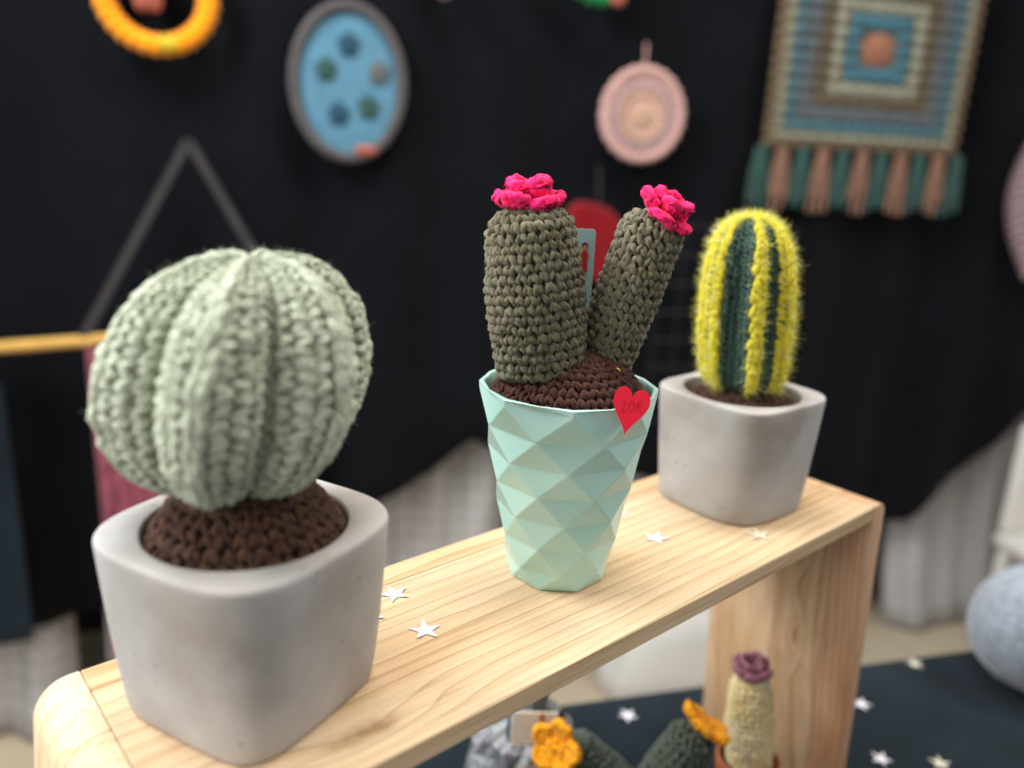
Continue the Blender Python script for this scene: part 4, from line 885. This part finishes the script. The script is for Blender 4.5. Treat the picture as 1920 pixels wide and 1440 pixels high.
# dark green cactus with orange flowers
GC = np.array([0.4251, 0.3127]); s_, d_ = local_axes(GC); g3 = np.array([GC[0], GC[1], 0])
def gp(s, z, d=0.0): return g3 + s_ * s + d_ * d + Z * z
M['bottle_green'] = yarn('bottle_green_yarn', (0.035, 0.052, 0.032), (0.08, 0.105, 0.068), scale=120); M['bg_fuzz'] = plain('bottle_green_fuzz', (0.07, 0.085, 0.065), rough=0.9)
M['orange_yarn'] = yarn('orange_yarn', (0.92, 0.29, 0.003), (1.0, 0.47, 0.01), scale=120, sheen=0.1, heather=0.3); M['orange_fuzz'] = plain('orange_fuzz', (0.95, 0.35, 0.01), rough=0.9)
R = [circ(*GC, 0, r, z, 64) for r, z in ((0.016, TZ), (0.0185, TZ), (0.0225, TZ + 0.018), (0.0235, TZ + 0.020), (0.0235, TZ + 0.028), (0.022, TZ + 0.028), (0.0212, TZ + 0.026), (0.017, TZ + 0.005))]
V, F = loft(R, True, True); o = mesh_obj('terracotta_pot', V, F, M['terracotta'], loc=(GC[0], GC[1], TZ)); tag(o, 'small terracotta pot hidden below the orange flowered cactus', 'plant pot'); set_down(o, 0.4626, 0.3403)
t = empty('forked_cactus', (GC[0], GC[1], TZ + 0.005), 'dark green forked crochet cactus with two orange flowers under bench', 'crochet cactus')
crochet_stem('stem', t, gp(0.004, -0.234), gp(-0.054, -0.1845, -0.008), 0.0145, 0.0158, 0.0150, 0.009, M['bottle_green'], M['bg_fuzz'], row=0.0054, wid=0.0058, rt=0.0018, fz=900)
crochet_stem('stem', t, gp(0.006, -0.236), gp(0.0400, -0.1630, 0.004), 0.0145, 0.0165, 0.0158, 0.009, M['bottle_green'], M['bg_fuzz'], row=0.0054, wid=0.0058, rt=0.0018, fz=900)
flower('orange_flower', t, gp(-0.0590, -0.1800, -0.016), -s_ * 0.36 + Z * 0.18 - d_ * 0.90, 0.0195, M['orange_yarn'], M['orange_fuzz'], npet=5, cup=0.25, rt=0.0024, inner=False, fz=300, spin=0.3)
flower('orange_flower', t, gp(0.0440, -0.1555, 0.004), s_ * 0.55 + Z * 0.80 + d_ * 0.22, 0.0180, M['orange_yarn'], M['orange_fuzz'], npet=5, cup=0.12, rt=0.0026, inner=False, fz=300)
soil_part(t, GC, 0.0198, TZ + 0.022, TZ + 0.030, TZ + 0.0055, M['dark_soil'], st=0.004, rt=0.0014, fz=100); set_down(t, 0.4626, 0.3403, 0.005)
# cellophane parcel with a paper collar and a barcode ticket
KC = np.array([0.3656, 0.3875]); s_, d_ = local_axes(KC); k3 = np.array([KC[0], KC[1], 0])
def kp(s, z, d=0.0): return k3 + s_ * s + d_ * d + Z * z
mt, nt, b = new_mat('cellophane'); L = nt.links.new
tc = N_(nt, 'ShaderNodeTexCoord'); vo = N_(nt, 'ShaderNodeTexVoronoi', Scale=70.0); L(tc.outputs['Object'], vo.inputs['Vector'])
hs = N_(nt, 'ShaderNodeMix', data_type='RGBA', blend_type='MIX'); hs.inputs[0].default_value = 0.95; L(vo.outputs['Color'], hs.inputs[6]); hs.inputs[7].default_value = (0.46, 0.46, 0.49, 1); L(hs.outputs[2], b.inputs['Base Color'])
n2 = N_(nt, 'ShaderNodeTexNoise', Scale=110.0, Detail=4.0, Roughness=0.7); L(tc.outputs['Object'], n2.inputs['Vector']); bp = N_(nt, 'ShaderNodeBump', Strength=1.0, Distance=0.006); L(n2.outputs['Fac'], bp.inputs['Height']); L(bp.outputs[0], b.inputs['Normal'])
b.inputs['Roughness'].default_value = 0.15; b.inputs['Metallic'].default_value = 0.6; b.inputs['Transmission Weight'].default_value = 0.25; b.inputs['Coat Weight'].default_value = 0.6
M['cellophane'] = mt
t = empty('cellophane_parcel', (KC[0], KC[1], TZ), 'crumpled clear cellophane parcel with paper collar and barcode ticket', 'parcel')
N = 40; a = np.arange(N) * 2 * PI / N; R = []
for z, r in ((TZ, 0.030), (TZ + 0.002, 0.037), (TZ + 0.02, 0.041), (TZ + 0.045, 0.041), (TZ + 0.062, 0.039), (TZ + 0.070, 0.030), (TZ + 0.078, 0.0165), (TZ + 0.084, 0.0145), (TZ + 0.098, 0.0150), (TZ + 0.108, 0.019), (TZ + 0.114, 0.023)):
    w = 0.10 if z < TZ + 0.1 else 0.25
    rr = r * (1 + w * 0.5 * np.sin(9 * a + z * 60) + w * 0.4 * np.sin(17 * a - z * 130 + 1) + rng.normal(0, 0.055, N)); cx = kp(0.010 * np.clip((z - TZ) / 0.08, 0, 1), z)
    R.append(np.stack([cx[0] + rr * np.cos(a), cx[1] + rr * np.sin(a), z + rng.normal(0, 0.0022, N) * (z > TZ + 0.001)], 1))
V, F = loft(R, True, False); mesh_obj('wrapping', V, F, M['cellophane'], t, smooth=False)
M['cream_paper'] = plain('cream_paper', (0.74, 0.64, 0.50), rough=0.7, var=0.04); M['orange_print'] = plain('orange_print', (0.50, 0.13, 0.04), rough=0.7); M['kraft'] = plain('kraft_card', (0.26, 0.18, 0.12), rough=0.8, var=0.06); M['bar_ink'] = plain('bar_ink', (0.05, 0.035, 0.03), rough=0.8); M['dark_ribbon'] = plain('dark_ribbon', (0.02, 0.022, 0.03), rough=0.5)
ka, kb, kn = rot_frame(-d_ * 0.97 + Z * 0.10 + s_ * 0.12); hc_ = kp(0.0150, TZ + 0.084, -0.0300)
V, F = prism([(-0.0195, -0.0140), (0.0175, -0.0150), (0.0185, 0.0130), (-0.0185, 0.0150)], hc_, ka, kb, kn, 0.0016); bevel(mesh_obj('header_card', V, F, M['cream_paper'], t, smooth=False), 0.0003)
V, F = prism([(0.0035, -0.0143), (0.0075, -0.0144), (0.0075, 0.0134), (0.0035, 0.0136)], hc_ + kn * 0.0017, ka, kb, kn, 0.0001); mesh_obj('printed_stripe', V, F, M['orange_print'], t, smooth=False)
V, F = prism([(-0.0225, -0.0090), (-0.0200, -0.0140), (-0.0200, 0.0140), (-0.0225, 0.0100)], hc_, ka, kb, kn, 0.0012); mesh_obj('ribbon', V, F, M['dark_ribbon'], t, smooth=False)
V, F = prism([(0.0190, -0.0120), (0.0230, -0.0100), (0.0235, 0.0150), (0.0190, 0.0140)], hc_, ka, kb, kn, 0.0012); mesh_obj('ribbon', V, F, M['dark_ribbon'], t, smooth=False)
ka, kb, kn = rot_frame(-d_ * 0.9 + Z * 0.25); kc = kp(0.0150, -0.2190, -0.0490)
ox = [(0.0215 * math.cos(x), 0.0185 * math.sin(x)) for x in np.arange(48) * 2 * PI / 48]
V, F = prism(ox, kc, ka, kb, kn, 0.0007); mesh_obj('ticket', V, F, M['kraft'], t, smooth=False)
x = -0.011
for k in range(13):
    w = random.choice((0.0005, 0.0009, 0.0013)); V, F = prism([(x, -0.006), (x + w, -0.006), (x + w, 0.010), (x, 0.010)], kc + kn * 0.00075, ka, kb, kn, 0.0001); mesh_obj('barcode_bar', V, F, M['bar_ink'], t, smooth=False); x += w + random.choice((0.0006, 0.001))
set_down(t, 0.4186, 0.4433, 0.0, 1.04)
# grey felted ball
BC = np.array([0.903, 0.1834]); b3 = np.array([BC[0], BC[1], 0]); s_, d_ = local_axes(BC)
M['grey_felt'] = plain('grey_felt', (0.25, 0.28, 0.32), rough=0.95, var=0.25, scale=120, bump=1.0, bscale=500, sheen=0.4); M['grey_felt_fuzz'] = plain('grey_felt_fuzz', (0.34, 0.37, 0.41), rough=0.95)
N = 96; R = []
for k in range(33):
    x = k / 32 * PI; r = 0.0655 * math.sin(x) ** 0.92 * (1 + 0.04 * math.cos(x)); z = TZ + 0.0635 - 0.0635 * math.cos(x) * 1.0
    R.append(circ(*BC, 0, max(r, 0.0005), z, N) + np.random.default_rng(k).normal(0, 0.0004, (N, 3)) * np.array([1, 1, 0 if k == 0 else 1]))
t = empty('grey_ball', (BC[0], BC[1], TZ), 'round fuzzy grey wool ball resting on the dark tablecloth', 'ball')
V, F = loft(R, True, True); body = mesh_obj('felt_body', V, F, M['grey_felt'], t)
Vf, Ff, Uf = fuzz(V, lambda P: np.broadcast_to(np.array([BC[0], BC[1], TZ + 0.063]), P.shape), 6000, 0.0015, 0.004, 0.00006); keep = None
Vf[:, 2] = np.maximum(Vf[:, 2], TZ + 0.0003); f = mesh_obj('fuzz', Vf, Ff, M['grey_felt_fuzz'], body, uv=Uf); f['kind'] = 'stuff'
set_down(t, 0.9826, 0.1996)
